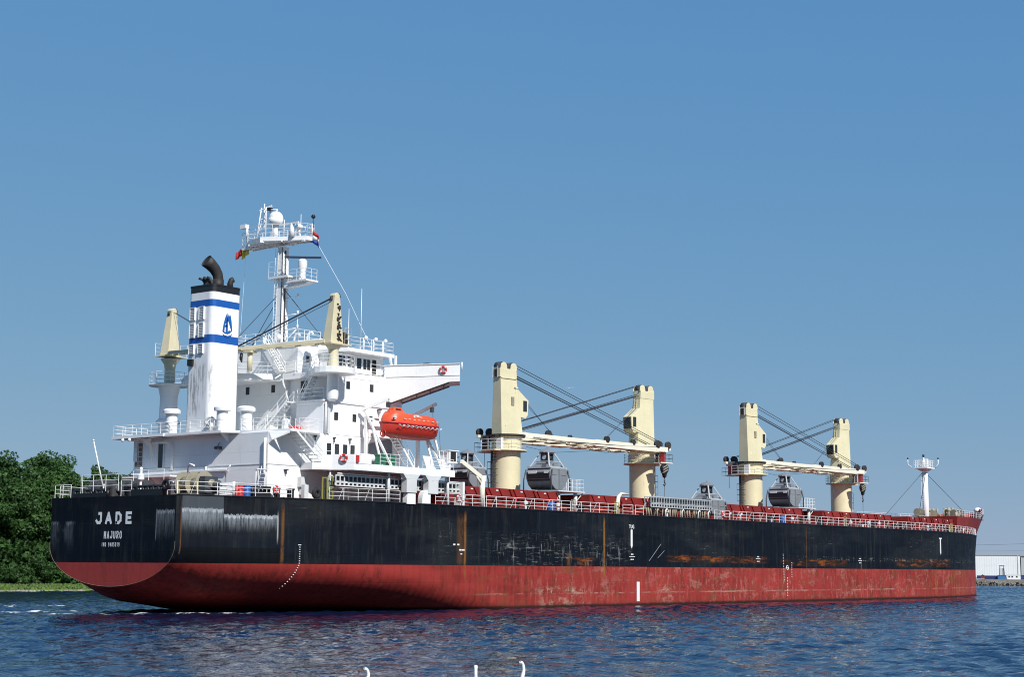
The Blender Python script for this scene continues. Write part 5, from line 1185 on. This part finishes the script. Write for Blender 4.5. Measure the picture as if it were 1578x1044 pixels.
# ---------------------------------------------------------------- loose items on deck (things of their own)
def life_ring(loc, ax, label, parts=True):
    t = empty('life_ring', loc); tag(t, label, 'life ring', 'life rings on the railings'); t.scale = (.88,)*3
    MB().torus((0, 0, 0), .34, .11, ax, 24, 8).build('ring', 'redobj', t)
    mb = MB(); ax = Vector(ax).normalized(); h = Vector((0, 0, 1)); a = ax.cross(h)
    for k in range(4):
        an = R(45+90*k); c = a*(.34*math.cos(an))+h*(.34*math.sin(an)); u_ = a*(-math.sin(an))+h*math.cos(an)
        mb.tube([c-u_*.07, c+u_*.07], .125, 8)
    mb.tube([h*.3-ax*.08, h*-.3-ax*.08], .03, 4); mb.tube([a*.3-ax*.08, a*-.3-ax*.08], .03, 4); mb.build('band', 'cloth_white', t)
life_ring((9.0, -11.05, 10.7), (0, 1, 0), 'red and white life ring on the poop railing beside the black mooring roller')
life_ring((15.5, -12.85, 13.8), (-.87, -.49, 0), 'red and white life ring on the white bulwark below the row of dark windows')
life_ring((30.9, -13.6, 10.7), (0, 1, 0), 'red and white life ring on the deck railing beside the cream stores davit')
life_ring((80.9, -13.6, 10.75), (0, 1, 0), 'red life ring on the deck railing at the forward end of the second gangway')
life_ring((27.9, -13.9, 23.0), (-.85, -.53, 0), 'orange life ring with a smoke float high on the starboard bridge wing')
mb = MB(); mb.tube([(0, 0, -.5), (0, 0, .5)], .14, 8)
def drum(loc, mat, label, r_=.34, h=.95):
    t = empty('oil_drum', loc); tag(t, label, 'drum', 'drums on deck')
    MB().lathe((0, 0), [(r_, 0), (r_*1.04, h*.33), (r_, h*.36), (r_*1.04, h*.66), (r_, h*.69), (r_, h)], 16).build('barrel', mat, t)
    MB().lathe((0, 0), [(r_*.95, h), (r_*.95, h+.04), (r_*.3, h+.05)], 16).build('lid', mat, t)
drum((5.6, -9.45, 10), 'redobj', 'red steel drum on the poop deck, left of the blue drums')
drum((5.95, -9.75, 10), 'redobj', 'second red steel drum on the poop deck touching a blue drum')
drum((6.25, -9.35, 10), 'blue', 'blue steel drum on the poop deck beside the red drums')
drum((6.6, -9.9, 10), 'blue', 'blue steel drum on the poop deck closest to the black mooring roller')
drum((47.2, -12.6, 10), 'blue', 'blue drum behind the railing below the first cream crane', .4, 1.0)
drum((97.5, -12.6, 10), 'blue', 'blue drum behind the railing between the third and fourth cranes', .4, 1.0)
t = MB().box(16.3, 16.65, -13.72, -13.6, 13.45, 14.1).build('equipment_box', 'redobj'); tag(t, 'small red fire equipment box on the white bulwark beside the life ring', 'box')
t = empty('gas_bottle_rack', (14.8, -11.6, 10)); tag(t, 'yellow rack of tall green gas bottles standing by the ship rail', 'bottle rack')
mb = MB()
for x in (-.35, .35):
    for y in (-.3, .3): mb.box(x-.05, x+.05, y-.05, y+.05, 0, 2.05)
for z in (.1, 1.0, 2.0): mb.box(-.4, .4, -.36, -.3, z, z+.08); mb.box(-.4, .4, .3, .36, z, z+.08)
mb.build('frame', 'yellow', t)
for i in range(3): MB().lathe((-.22+i*.22, 0), [(.1, .1), (.1, 1.6), (.04, 1.8), (.04, 1.95)], 10).build('bottle', 'green' if i != 1 else 'olive', t)
t = MB().torus((13.4, -11.6, 10.55), .33, .2, (0, 1, 0)).build('tyre_fender', 'rubber'); tag(t, 'black rubber tyre fender standing at the rail in front of the white wall', 'tyre')
t = empty('life_raft', (18.8, -12.6, 13.4)); tag(t, 'white cylindrical life raft canister on its cradle on the lifeboat deck', 'life raft')
MB().tube([(-.85, 0, .62), (-.75, 0, .62), (.75, 0, .62), (.85, 0, .62)], [.28, .36, .36, .28], 16).build('canister', 'white', t)
mb = MB(); mb.box(-.6, -.5, -.35, .35, 0, .3); mb.box(.5, .6, -.35, .35, 0, .3); mb.box(-.6, .6, -.35, -.3, 0, .08); mb.build('cradle', 'dgrey', t)
for x, lab in ((20.6, 'dark green bin on the lifeboat deck next to the white life raft'), (21.9, 'bright green bin on the lifeboat deck below the stern end of the lifeboat')):
    t = empty('storage_bin', (x, -12.6, 13.38)); tag(t, lab, 'bin', 'green bins on the lifeboat deck')
    MB().box(-.38, .38, -.38, .38, 0, .95).build('bin_body', 'green', t, .03); MB().box(-.41, .41, -.41, .41, .95, 1.02).build('bin_lid', 'green', t)
t = empty('rescue_light_box', (31.2, -12.0, 13.38)); tag(t, 'white railed cabinet with a black open face at the forward end of the lifeboat deck', 'cabinet')
mb = MB(); mb.box(-.6, .6, -.5, .5, .9, 2.0); mb.box(-.75, .85, -.6, .6, 2.0, 2.08); mb.box(-.7, .7, -.55, .55, .82, .9); mb.build('casing', 'white', t)
MB().box(-.35, .45, -.53, -.49, 1.0, 1.92).build('opening', 'shadowgap', t)
mb = MB(); rail(mb, [(-1.9, -.4, 0), (-.7, -.4, 0)], 1.9, 3, .6, .03); mb.tube([(-.3, -.3, -.5), (-.3, -.3, .9)], .15, 6); mb.tube([(.3, .3, -3.3), (.3, .3, .9)], .15, 6); mb.build('stand', 'white2', t)
# flags
def flag(name, x, y, z, bands, label, w_=1.5, h=.95, ry=0., dirv=(.1, -1, -.15), droop=.5):
    t = empty(name, (x, y, z)); tag(t, label, 'flag')
    for bi, mt in enumerate(bands):
        mb = MB(); n = 10; d = Vector(dirv).normalized(); nb = len(bands); rows = []
        for i in range(n+1):
            for j in (0, 1):
                v = (bi+j)/nb; p = d*(w_*i/n)+Vector((.08*math.sin(i*1.1), .02, -h*v-droop*(i/n)**1.5)); rows.append(tuple(p))
        mb.add(rows, [(2*i, 2*i+1, 2*i+3, 2*i+2) for i in range(n)], True); o = mb.build('stripe', mt, t); s_ = o.modifiers.new('thick', 'SOLIDIFY'); s_.thickness = .015
flag('courtesy_flag', 20.8, -2.6, 36.95, ['cloth_red', 'cloth_white', 'cloth_blue'], 'red white and blue striped flag flying at the right end of the mast platform', 1.15, 1.2, droop=.55)
flag('signal_flag', 20.0, 5.3, 36.2, ['cloth_yellow'], 'small yellow flag hanging at the left end of the mast platform', .8, .9, dirv=(-.2, 1, -.2), droop=.4)
flag('signal_flag', 20.0, 6.1, 36.05, ['cloth_red'], 'red flag hanging beside the yellow flag at the left end of the mast platform', .9, .75, dirv=(-.2, 1, -.2), droop=.3)

# ---------------------------------------------------------------- forecastle, foremast, windlass
def fo():
    n = 40; rb = []; rt = []; x0 = 163.0
    for i in range(n):
        t = 1-(1-i/(n-1))**1.5; k = max(0., 1-t/.75); ins = 2.2*k**.8
        zt = 12.95+1.5*float(np.interp(t, [.62, .80, 1], [0, .75, 1]))
        xb = x0+t*(stem(10)-x0); xt = x0+t*(stem(14.5)-x0)
        rb.append((xb, max(0., deck_hb(xb, 10)-ins), 9.93)); rt.append((xt, max(0., deck_hb(xt, 14.5)-ins*1.15), zt))
    mb = MB()
    for s in (1, -1):
        o = len(mb.v); mb.v += [(x, -y*s, z) for x, y, z in rb]+[(x, -y*s, z) for x, y, z in rt]
        for i in range(n-1):
            f = (o+i, o+i+1, o+n+i+1, o+n+i); mb.f.append(f if s > 0 else f[::-1]); mb.sm.append(True)
    mb.add([(x, -y*.995, 12.9) for x, y, z in rt]+[(x, y*.995, 12.9) for x, y, z in reversed(rt)], [tuple(range(2*n))])
    mb.add([(x0, -rb[0][1], 9.93), (x0, rb[0][1], 9.93), (x0, rt[0][1], 12.95), (x0, -rt[0][1], 12.95)], [(0, 1, 2, 3)])
    o = mb.build('forecastle', 'red', ship); return o, rt
fc, rt = fo()
mb = MB(); rail(mb, [(x, -y+.1, z) for x, y, z in rt[:26:3]], 1.0, 3, 1.6, .035); rail(mb, [(x, y-.1, z) for x, y, z in rt[:26:3]], 1.0, 3, 1.6, .035); mb.build('forecastle_railing', 'white2', fc)
mb = MB(); mb.box(175.5, 177.5, -5.9, -5.2, 10.2, 12.1); mb.build('dark_locker', 'dgrey', fc)
fm = MB().tube([(171, 0, 9.9), (171, 0, 20.8)], [.56, .46], 16).build('foremast', 'white', ship)
mb = MB(); ladder(mb, (170.1, .1, 10.5), (170.3, .1, 20.8), .5, (0, 1, 0)); mb.build('mast_ladder', 'white2', fm)
mb = MB(); mb.frus((171, 0), (-.5, .5, -.5, .5), (-1.2, .9, -1.0, 1.0), 20.9, 21.3); mb.prism([(x+171, y) for x, y in ((-1.8, -1.25), (1.2, -1.25), (1.2, 1.25), (-1.8, 1.25))], 21.3, 21.5); mb.build('mast_platform', 'white', fm)
mb = MB(); rail(mb, [(169.25, -1.2, 21.5), (172.15, -1.2, 21.5), (172.15, 1.2, 21.5), (169.25, 1.2, 21.5)], 1.2, 3, .7, .045, True); mb.tube([(169.0, 1.4, 21.5), (168.7, 2.0, 22.0), (168.7, 2.0, 22.9)], .08, 6); mb.tube([(172.3, -1.3, 21.5), (172.7, -1.7, 22.2), (172.7, -1.7, 23.0)], .08, 6); mb.box(170.7, 171.4, -.5, .3, 21.5, 23.0); mb.tube([(170.6, 0, 21.5), (170.6, 0, 23.3)], .13, 6); mb.build('mast_light_bracket', 'white2', fm)
mb = MB(); mb.cyl((170.6, 0), .18, 23.3, 23.75, 10); mb.cyl((168.7, 2.0), .13, 22.9, 23.15, 8); mb.cyl((172.7, -1.7), .13, 23.0, 23.25, 8); mb.build('navigation_light', 'black', fm)
mb = MB()
for a, b in (((170.6, .3, 20.6), (160.5, 3.2, 12.5)), ((170.6, -.3, 20.6), (161.5, -2.8, 12.5)), ((171.5, 0, 20.6), (187.5, 0, 14.4))): mb.tube([a, b], .05, 4)
mb.build('mast_stay', 'rope', fm)
winch(174.5, -4.0, 12.95, R(80), .72); winch(178.5, -2.4, 12.95, R(90), .75); winch(176.0, 1.0, 12.95, R(100), .8); winch(161.5, -3.0, 12.95, R(90), .62)
mb = MB()
rr = random.Random(2)
for i in range(26):
    x = rr.uniform(172, 181); y = rr.uniform(-5, 1.5)*(1-(x-172)/20); mb.cyl((x, y), rr.uniform(.1, .3), 12.9, rr.uniform(13.5, 14.9), 8); 
    if i % 3 == 0: mb.sphere((x, y, 14.4), .35, 8, 4)
mb.build('windlass_gear', 'olive', fc)
mb = MB()
for k in (27, 30, 33):
    x, y, z = rt[k]; x2, y2, z2 = rt[k+2]; mb.ext([(x, -y-.02, z-.2), (x2, -y2-.02, z2-.2), (x2, -y2-.02, z2+.75), (x, -y-.02, z+.75)], (0, .1, 0))
mb.build('bow_chock', 'redobj', fc)
x, y, z = rt[31]; MB().sphere((x+.5, -y+.6, z+.5), .75, 12, 6, (1.2, .9, .7)).build('bow_fairlead', 'white2', fc)
MB().sphere((181.8, -3.6, 8.2), .4, 10, 5, (1.4, .8, 1)).build('anchor_bolster', 'deck', fc)

# ---------------------------------------------------------------- far bank trees
def leaf_mat(name, a, b):
    g = G(name); n = g.noise((.35, .35, .35), 3, .6); n2 = g.noise((2.5, 2.5, 2.5), 2, .6)
    c = g.mix(g.ss(n, .35, .65), a, b); c = g.mix(g.mul(g.ss(n2, .5, .7), .5), c, tuple(min(1, q*1.6) for q in b))
    g.b.inputs['Transmission Weight'].default_value = 0
    g.out(c, .55, spec=.25); t = g.n('ShaderNodeBsdfTranslucent'); g.l(c, t.inputs[0]); mx = g.n('ShaderNodeMixShader'); mx.inputs[0].default_value = .25
    g.l(g.b.outputs[0], mx.inputs[1]); g.l(t.outputs[0], mx.inputs[2]); g.l(mx.outputs[0], g.t.nodes['Material Output'].inputs[0]); return g.m
M['leafA'] = leaf_mat('dark_green_leaves', (.024, .056, .015), (.050, .112, .027))
M['leafB'] = leaf_mat('mid_green_leaves', (.030, .070, .018), (.060, .130, .030))
M['blossom'] = leaf_mat('pale_leaves', (.10, .16, .07), (.30, .36, .24))
M['bark'] = paint('tree_bark', (.07, .055, .04), .9, amount=0, var=.2)
def crown(seed, H, Rr, base, n_cl, per, size, lf):
    r = np.random.RandomState(seed); cl = []
    while len(cl) < n_cl:
        p = r.uniform(-1, 1, 3); d = np.linalg.norm(p)
        if d > 1 or d < .35: continue
        t = (p[2]+1)/2; wr = Rr*(1.0 if t < .5 else 1-.55*(t-.5)*2)
        c = np.array([p[0]*wr*(1+.2*r.randn()*.5), p[1]*wr*(1+.1*r.randn()), base+(H-base)*t*(1+.05*r.randn())]); cl.append((c, r.uniform(1.0, 2.1)*Rr/6))
    V = []
    for c, s in cl:
        k = int(per*r.uniform(.6, 1.3)); d = r.randn(k, 3); d /= np.linalg.norm(d, axis=1)[:, None]; d[:, 2] = d[:, 2]*.8+.1
        P = c+d*(s*r.uniform(.55, 1.0, k)**.5)[:, None]
        nn = d+r.randn(k, 3)*.6; nn /= np.linalg.norm(nn, axis=1)[:, None]; u = np.cross(nn, r.randn(k, 3)); u /= np.linalg.norm(u, axis=1)[:, None]; v = np.cross(nn, u)
        sz = size*r.uniform(.5, 1.25, k)[:, None]
        V.append(np.stack([P-u*sz, P-v*sz*.55, P+u*sz, P+v*sz*.55], 1))
    V = np.concatenate(V).reshape(-1, 3).astype(np.float32); nf = len(V)//4
    me = bpy.data.meshes.new('crown'); me.vertices.add(len(V)); me.vertices.foreach_set('co', V.ravel()); me.loops.add(nf*4); me.loops.foreach_set('vertex_index', np.arange(nf*4, dtype=np.int32))
    me.polygons.add(nf); me.polygons.foreach_set('loop_start', np.arange(0, nf*4, 4, dtype=np.int32)); me.polygons.foreach_set('loop_total', np.full(nf, 4, np.int32)); me.update(); me.materials.append(M[lf])
    return me, cl
def tree(seed, H, Rr, base, lf, n_cl=170, per=190, size=.30):
    t = empty('broadleaf_tree'); me, cl = crown(seed, H, Rr, base, n_cl, per, size, lf)
    o = bpy.data.objects.new('crown', me); COL.objects.link(o); o.parent = t
    mb = MB(); r = random.Random(seed); mb.tube([(0, 0, -.5), (.1, 0, base), (r.uniform(-.5, .5), r.uniform(-.4, .4), H*.6), (0, 0, H*.85)], [.5, .4, .25, .06], 8)
    for c, s in cl[::7]: z0 = base*.8+(c[2]-base)*.4; mb.tube([(.1, 0, z0), (c[0]*.5, c[1]*.5, (z0+c[2])/2), tuple(c)], [.2, .12, .04], 5)
    mb.build('trunk', 'bark', t); return t
protos = [tree(1, 22, 7.0, 2.5, 'leafA'), tree(2, 20, 6.2, 2.0, 'leafB'), tree(3, 22.5, 6.6, 3.0, 'leafA')]
TP = [(60.5, 113, 0, .98, 20), (66.5, 112, 2, .96, 110), (73, 110, 1, 1.02, 70), (79.5, 114, 2, .97, 200), (86, 110.5, 0, .92, 300), (90.5, 120, 1, 1.0, 10), (93.5, 112.5, 2, .88, 150),
      (100.5, 113, 0, .93, 240), (105, 120, 2, .96, 40), (110.5, 112, 1, .93, 90), (116.5, 116, 0, .82, 333), (123, 113, 2, .72, 222), (130, 118, 1, .72, 12), (72, 130, 0, 1.05, 45), (88, 131, 2, 1.05, 130)]
TL = ['tall dark green tree at the far left edge of the picture on the grassy bank', 'tall dark tree second from the left edge, set slightly back', 'full mid green tree at the left edge with its crown down to the grass', 'tallest dark green tree of the left group', 'broad dark tree in the middle of the left group above the grass',
      'mid green tree behind the broad dark tree', 'dark tree left of the dip in the tree line', 'dark tree rising just left of the ship stern after the dip', 'dark tree partly hidden behind the ensign staff', 'mid green tree behind the stern railing', 'smaller dark tree whose top slopes down to the white deckhouse',
      'lower dark tree beside the white stern light post', 'low mid green tree mostly hidden by the deckhouse', 'dark tree in the back row at the left edge', 'dark tree in the back row near the dip']
used = set()
for (x, y, k, s, rz), lb in zip(TP, TL):
    o = protos[k] if k not in used else copy_tree(protos[k]); used.add(k)
    o.location = (x, y, .8); o.rotation_euler.z = R(rz); o.scale = (s*1.03, s*1.03, s*.93); tag(o, lb, 'tree', 'trees on the far bank')
def bush(x, y, s, lf, lab, seed):
    me, cl = crown(seed, 3.4*s, 2.3*s, .1, 26, 150, .2, lf); o = bpy.data.objects.new('bush', me); COL.objects.link(o); o.location = (x, y-3.5, .7); tag(o, lab, 'bush', 'bushes under the trees')
BS = [(62, 105), (67.5, 106), (73, 105), (78, 106.5), (83, 105), (88, 106), (93, 105.5), (98.5, 106), (104, 105), (110, 106)]
BL = ['dark bush at the left edge of the grass under the trees', 'dark bush second from the left edge under the trees', 'rounded dark bush in the shade above the path in the grass', 'dark bush left of the middle of the tree group', 'dark bush in the middle under the broad tree', 'dark bush to the left of the pale flowering bush', 'dark bush just behind the pale flowering bush', 'dark bush hidden partly by the stern of the ship', 'dark bush behind the stern counter', 'dark bush behind the transom furthest to the right']
for i, ((x, y), lb) in enumerate(zip(BS, BL)): bush(x, y, 1.0+.25*math.sin(i*2.1), 'leafA', lb, 20+i)
bush(88.5, 103.2, 1.0, 'blossom', 'pale flowering bush on the grass just left of the ship stern', 40)
# undergrowth wall behind
me, _ = crown(50, 6.5, 1, .2, 2, 10, .3, 'leafA')
def undergrowth():
    r = np.random.RandomState(8); n = 26000; P = np.stack([r.uniform(40, 150, n), 103+r.rand(n)*18, .7+r.rand(n)**1.3*7], 1); nn = r.randn(n, 3); nn /= np.linalg.norm(nn, axis=1)[:, None]; u = np.cross(nn, r.randn(n, 3)); u /= np.linalg.norm(u, axis=1)[:, None]; v = np.cross(nn, u); sz = .5*r.uniform(.5, 1.2, n)[:, None]
    V = np.stack([P-u*sz, P-v*sz*.6, P+u*sz, P+v*sz*.6], 1).reshape(-1, 3)
    mb = MB(); mb.v = [tuple(p) for p in V]; mb.f = [(4*i, 4*i+1, 4*i+2, 4*i+3) for i in range(n)]; mb.sm = [False]*n
    o = mb.build('undergrowth', 'leafA'); tag(o, 'dark mass of undergrowth and scrub in the shade beneath the trees', 'undergrowth', kind='stuff')
undergrowth()
def wood():
    r = np.random.RandomState(15); V = []
    for i in range(95):
        cx = -330+i*3.9+r.randn(); cy = 117+r.uniform(-6, 12); H = r.uniform(15, 21)
        for k in range(16):
            c = np.array([cx+r.randn()*3.2, cy+r.randn()*3.0, 1+H*r.rand()**.8]); n = 60
            d = r.randn(n, 3); d /= np.linalg.norm(d, axis=1)[:, None]; P = c+d*(1.9*r.uniform(.5, 1, n)**.5)[:, None]
            nn = d+r.randn(n, 3)*.6; nn /= np.linalg.norm(nn, axis=1)[:, None]; u = np.cross(nn, r.randn(n, 3)); u /= np.linalg.norm(u, axis=1)[:, None]; v = np.cross(nn, u); sz = .55*r.uniform(.5, 1.2, n)[:, None]
            V.append(np.stack([P-u*sz, P-v*sz*.6, P+u*sz, P+v*sz*.6], 1))
    V = np.concatenate(V).reshape(-1, 3).astype(np.float32); nf = len(V)//4
    me = bpy.data.meshes.new('distant_wood'); me.vertices.add(len(V)); me.vertices.foreach_set('co', V.ravel()); me.loops.add(nf*4); me.loops.foreach_set('vertex_index', np.arange(nf*4, dtype=np.int32))
    me.polygons.add(nf); me.polygons.foreach_set('loop_start', np.arange(0, nf*4, 4, dtype=np.int32)); me.polygons.foreach_set('loop_total', np.full(nf, 4, np.int32)); me.update(); me.materials.append(M['leafA'])
    o = bpy.data.objects.new('distant_wood', me); COL.objects.link(o); tag(o, 'dark green wood continuing along the bank to the left of the tree group', 'wood', kind='stuff')
wood()

# ---------------------------------------------------------------- right-hand quay and buildings
def clad(name, col, sc=1.2, axis='y'):
    g = G(name); x, y, z = g.xyz(); s = g.math('SINE', g.mul(g.math('ADD', x, g.mul(y, 2.2)), sc*6)); c = g.mix(g.ss(s, -.9, -.5), tuple(q*.88 for q in col), col)
    c = g.mix(g.mul(g.ss(g.noise((.2, .2, .6), 4, .7), .5, .75), .25), c, (.4, .4, .38)); return g.out(c, .5)
M['clad'] = clad('white_cladding', (.72, .74, .74)); M['cladgrey'] = clad('grey_cladding', (.34, .37, .39)); M['contblue'] = clad('blue_container', (.05, .16, .36), 4)
UX = Vector((.383, -.924, 0)).normalized()      # along the quay, to the right in the picture
UD = Vector((.924, .383, 0)).normalized()       # away from the camera
def oriented(name, org, mat, parent=None):
    t = empty(name, org, math.atan2(UX.y, UX.x)) if parent is None else None
    return t
WB = Vector((505.0, 135.0, 1.75))
t = empty('warehouse', WB, math.atan2(UX.y, UX.x)); tag(t, 'long white clad warehouse with a blue sign panel behind the quay at the right', 'warehouse')
MB().box(-25, 23.2, 0, 40, 0, 8.4).build('wall', 'clad', t)
MB().box(-25.3, 23.5, -.3, 40.3, 8.4, 8.75).build('roof_edge', 'cladgrey', t)
mb = MB(); mb.box(-3.6, 1.8, -.25, -.05, 4.1, 8.0); sg = mb.build('sign_panel', 'logoblue', t)
mb = MB()
for a in range(6):
    an = R(60*a+15); mb.ext([(0.1, -.32, 3.9), (.1+1.3*math.cos(an), -.32, 3.9+1.3*math.sin(an)), (.1+1.3*math.cos(an+.3), -.32, 3.9+1.3*math.sin(an+.3))], (0, .06, 0))
mb.build('emblem_star', 'markwhite', sg)
mb = MB(); mb.box(22.3, 22.6, -.2, 0, 0, 8.4); mb.box(4.4, 4.55, -.1, 0, 0, 8.4); mb.box(2.7, 2.8, -.1, 0, 0, 8.4); mb.build('downpipe', 'dullwhite', t)
t = empty('grey_warehouse', WB+UX*23.6, math.atan2(UX.y, UX.x)); tag(t, 'lower grey clad warehouse adjoining the white one at the right edge', 'warehouse')
MB().box(0, 5.3, 2, 30, 0, 7.9).build('wall', 'cladgrey', t); MB().box(5.3, 46, 4, 30, 0, 7.9).build('wall', 'clad', t).data.materials[0] = M['dullwhite']; MB().box(-.1, 46.2, 1.7, 30, 7.9, 8.15).build('roof_edge', 'dgrey', t)
QB = Vector((379.0, 67.0, 1.75))
def q_at(k, d=0.): return QB+UX*k+UD*d
t = empty('blue_container', q_at(-1.4, 1.5), math.atan2(UX.y, UX.x)); tag(t, 'pale blue shipping container on the quay left of the white site cabin', 'container')
MB().box(-.9, .9+.6, 0, 2.4, 0, 1.15).build('box_body', 'contblue', t); 
mb = MB(); mb.box(-.94, -.86, -.05, .0, 0, 1.2); mb.box(1.46, 1.54, -.05, 0, 0, 1.2); mb.box(-.94, 1.54, -.05, 0, 1.1, 1.2); mb.build('corner_frame', 'navy', t)
t = empty('site_cabin', q_at(1.9, 1.2), math.atan2(UX.y, UX.x)); tag(t, 'low white cabin with three small dark windows on the quay', 'cabin')
MB().box(-1.55, 2.25, 0, 2.4, 0, 1.25).build('wall', 'white', t); MB().box(-1.62, 2.32, -.08, 2.5, 1.25, 1.34).build('roof', 'dullwhite', t)
for x in (-.95, -.1, 1.2): MB().box(x-.22, x+.22, -.04, 0, .55, 1.0).build('window', 'glass', t)
t = empty('navy_container', q_at(7.2, 2.5), math.atan2(UX.y, UX.x)); tag(t, 'dark navy container at the right edge of the picture on the quay', 'container')
MB().box(-3.2, 3.5, 0, 2.4, 0, 1.3).build('box_body', 'navy', t); MB().box(-3.2, 3.5, -.04, 0, .6, .68).build('side_rail', 'contblue', t)
t = empty('dark_container', q_at(-5.6, 3.0), math.atan2(UX.y, UX.x)); tag(t, 'long dark navy container on the quay close to the ship bow', 'container')
MB().box(-2.6, 3.4, 0, 2.4, 0, 1.05).build('box_body', 'navy', t); MB().box(-2.6, 3.4, -.04, 0, .95, 1.08).build('top_rail', 'redobj', t)
t = empty('gantry_frame', q_at(-1.0, 4.5), math.atan2(UX.y, UX.x)); tag(t, 'small dark steel gantry frame standing on the quay in front of the white warehouse', 'gantry')
mb = MB()
for x in (-.75, .75):
    for y in (-.5, .5): mb.beam((x*1.1, y, 0), (x*.7, y*.5, 3.9), .18, .18)
mb.build('legs', 'dgrey', t); MB().box(-.75, .75, -.3, .3, 3.85, 4.05).build('crossbeam', 'dgrey', t)
MB().box(-.5, .5, -.1, .1, .6, 3.2).build('hanging_panel', 'dullwhite', t)
# crates, bollards on the quay
t = empty('white_motorboat', q_at(-9.4, -1.9)-Vector((0, 0, 1.75)), math.atan2(UX.y, UX.x)); tag(t, 'white motorboat moored at the quay just beyond the ship bow', 'motorboat')
mb = MB(); hullp = [(-3.2, -.9), (1.6, -1.0), (3.4, -.1), (3.4, .1), (1.6, 1.0), (-3.2, .9)]; mb.prism(hullp, .0, 1.3); mb.build('hull', 'white', t)
mb = MB(); mb.frus((0, 0), (-1.6, 1.2, -.75, .75), (-1.3, .5, -.6, .6), 1.3, 2.4); cb = mb.build('cabin', 'white', t); MB().box(-1.2, .6, -.74, -.66, 1.65, 2.05).build('window', 'glass', cb)
mb = MB(); rail(mb, [(1.0, -.8, 1.3), (3.2, -.1, 1.3)], .6, 1, .8, .04); mb.tube([(-.4, 0, 2.4), (-.4, 0, 3.8)], .05, 5); mb.build('rail', 'white2', t)
t = empty('worker_hut', q_at(-6.6, .8), math.atan2(UX.y, UX.x)); tag(t, 'small dark red hut on the quay beside the white motorboat', 'hut')
MB().box(-.5, .6, 0, .9, 0, .95).build('wall', 'deck', t); MB().ext([(-.6, -.1, .95), (.7, -.1, .95), (.05, -.1, 1.4)], (0, 1.1, 0)).build('roof', 'dgrey', t)
mb = MB(); r = random.Random(6)
for i in range(420):
    p = Vector((372.0, 74, 0))+UX*r.uniform(-6, 30)-UD*r.uniform(-.6, 1.6); mb.sphere((p.x, p.y, r.uniform(-.2, 1.2)), r.uniform(.12, .3), 6, 3, (1.4, 1.4, .6))
tag(mb.build('quay_rubble', 'concrete'), 'rough brown stone rubble along the foot of the quay wall', 'rubble', kind='stuff')
# overhead cable between masts out of sight
mb = MB()
def cab(a, b, sag, r_):
    pts = [Vector(a).lerp(Vector(b), i/24)-Vector((0, 0, sag*4*(i/24)*(1-i/24))) for i in range(25)]; mb.tube(pts, r_, 4)
cab((560, 330, 27), (720, 40, 33), 14, .05); cab((560, 330, 20.5), (720, 40, 22), 8, .035)
for p, h in (((560, 330, 1.7), 28), ((720, 40, 1.7), 34)): mb.tube([p, (p[0], p[1], h)], [.7, .3], 8)
t = mb.build('power_line', 'dgrey'); tag(t, 'thin overhead power cable sagging above the warehouses at the right', 'power line')

# ---------------------------------------------------------------- swans and gull
M['feather'] = paint('white_feathers', (.82, .82, .80), .7, amount=0, var=.04)
M['bill'] = paint('dark_orange_bill', (.14, .05, .02), .5, amount=0)
def swan(loc, rz, hz, label, lean=.12):
    t = empty('swan', loc, rz); tag(t, label, 'swan', 'swans in the foreground'); t['label'] = label
    me = bpy.data.meshes.new('body'); k = hz/.95
    V = [(0, 0, .16), (.32, 0, .20), (.52, 0, .30), (.56, 0, .50*k), (.53-lean*.3, 0, .72*k), (.535, 0, .88*k), (.60, 0, .935*k), (.68, 0, .90*k), (-.35, 0, .22), (-.62, 0, .34)]
    me.from_pydata(V, [(0, 1), (1, 2), (2, 3), (3, 4), (4, 5), (5, 6), (6, 7), (0, 8), (8, 9)], []); o = bpy.data.objects.new('body', me); COL.objects.link(o); o.parent = t; me.materials.append(M['feather'])
    sk = o.modifiers.new('skin', 'SKIN'); su = o.modifiers.new('sub', 'SUBSURF'); su.levels = su.render_levels = 2
    for v, r_ in zip(me.skin_vertices[0].data, [(.26, .24), (.22, .20), (.12, .12), (.07, .07), (.055, .055), (.055, .055), (.075, .065), (.045, .035), (.2, .16), (.05, .05)]): v.radius = r_
    me.skin_vertices[0].data[0].use_root = True
    mb = MB(); mb.tube([(.70, 0, .89*k), (.84, 0, .83*k)], [.04, .02], 8); mb.build('bill', 'bill', t)
    mb = MB(); mb.sphere((.70, 0, .93*k), .03, 8, 5); mb.sphere((.64, -.05, .95*k), .014, 6, 4); mb.sphere((.64, .05, .95*k), .014, 6, 4); mb.build('face_knob', 'black', t)
    for s in (-1, 1):
        mb = MB(); mb.sphere((-.15, .17*s, .30), .3, 14, 8, (1.5, .38, .62)); mb.build('wing', 'feather', t)
def at(px, D):      # point on the water D metres from the camera in the direction of picture column px
    az = 0.6632-math.atan((px-789)/2500); return (-90.554+D*math.cos(az), -114.862+D*math.sin(az))
for px, D, hz, rz, lb in ((808, 53.0, 1.14, 152, 'white swan with the highest raised head, rightmost of the three at the bottom'), (738, 53.0, .99, 40, 'middle swan of the three with a straight white neck'), (573, 53.0, .90, 150, 'leftmost of the three swans, its white head bent to the left')):
    x, y = at(px, D); c = math.cos(R(rz)); s = math.sin(R(rz)); swan((x-.56*c, y-.56*s, 0), R(rz), hz, lb)
t = empty('gull', (150.9, 60.1, 37.0), R(20)); tag(t, 'tiny white gull flying in the sky between the first two cranes', 'bird')
mb = MB(); mb.tube([(-.25, 0, 0), (0, 0, .0), (.2, 0, .02), (.3, 0, .02)], [.02, .08, .06, .02], 8); mb.build('body', 'feather', t)
for s in (-1, 1): MB().ext([(.08, .04*s, .03), (.12, .35*s, .2), (-.02, .75*s, .12), (-.08, .35*s, .17), (-.08, .04*s, .03)], (0, 0, .02)).build('wing', 'feather', t)
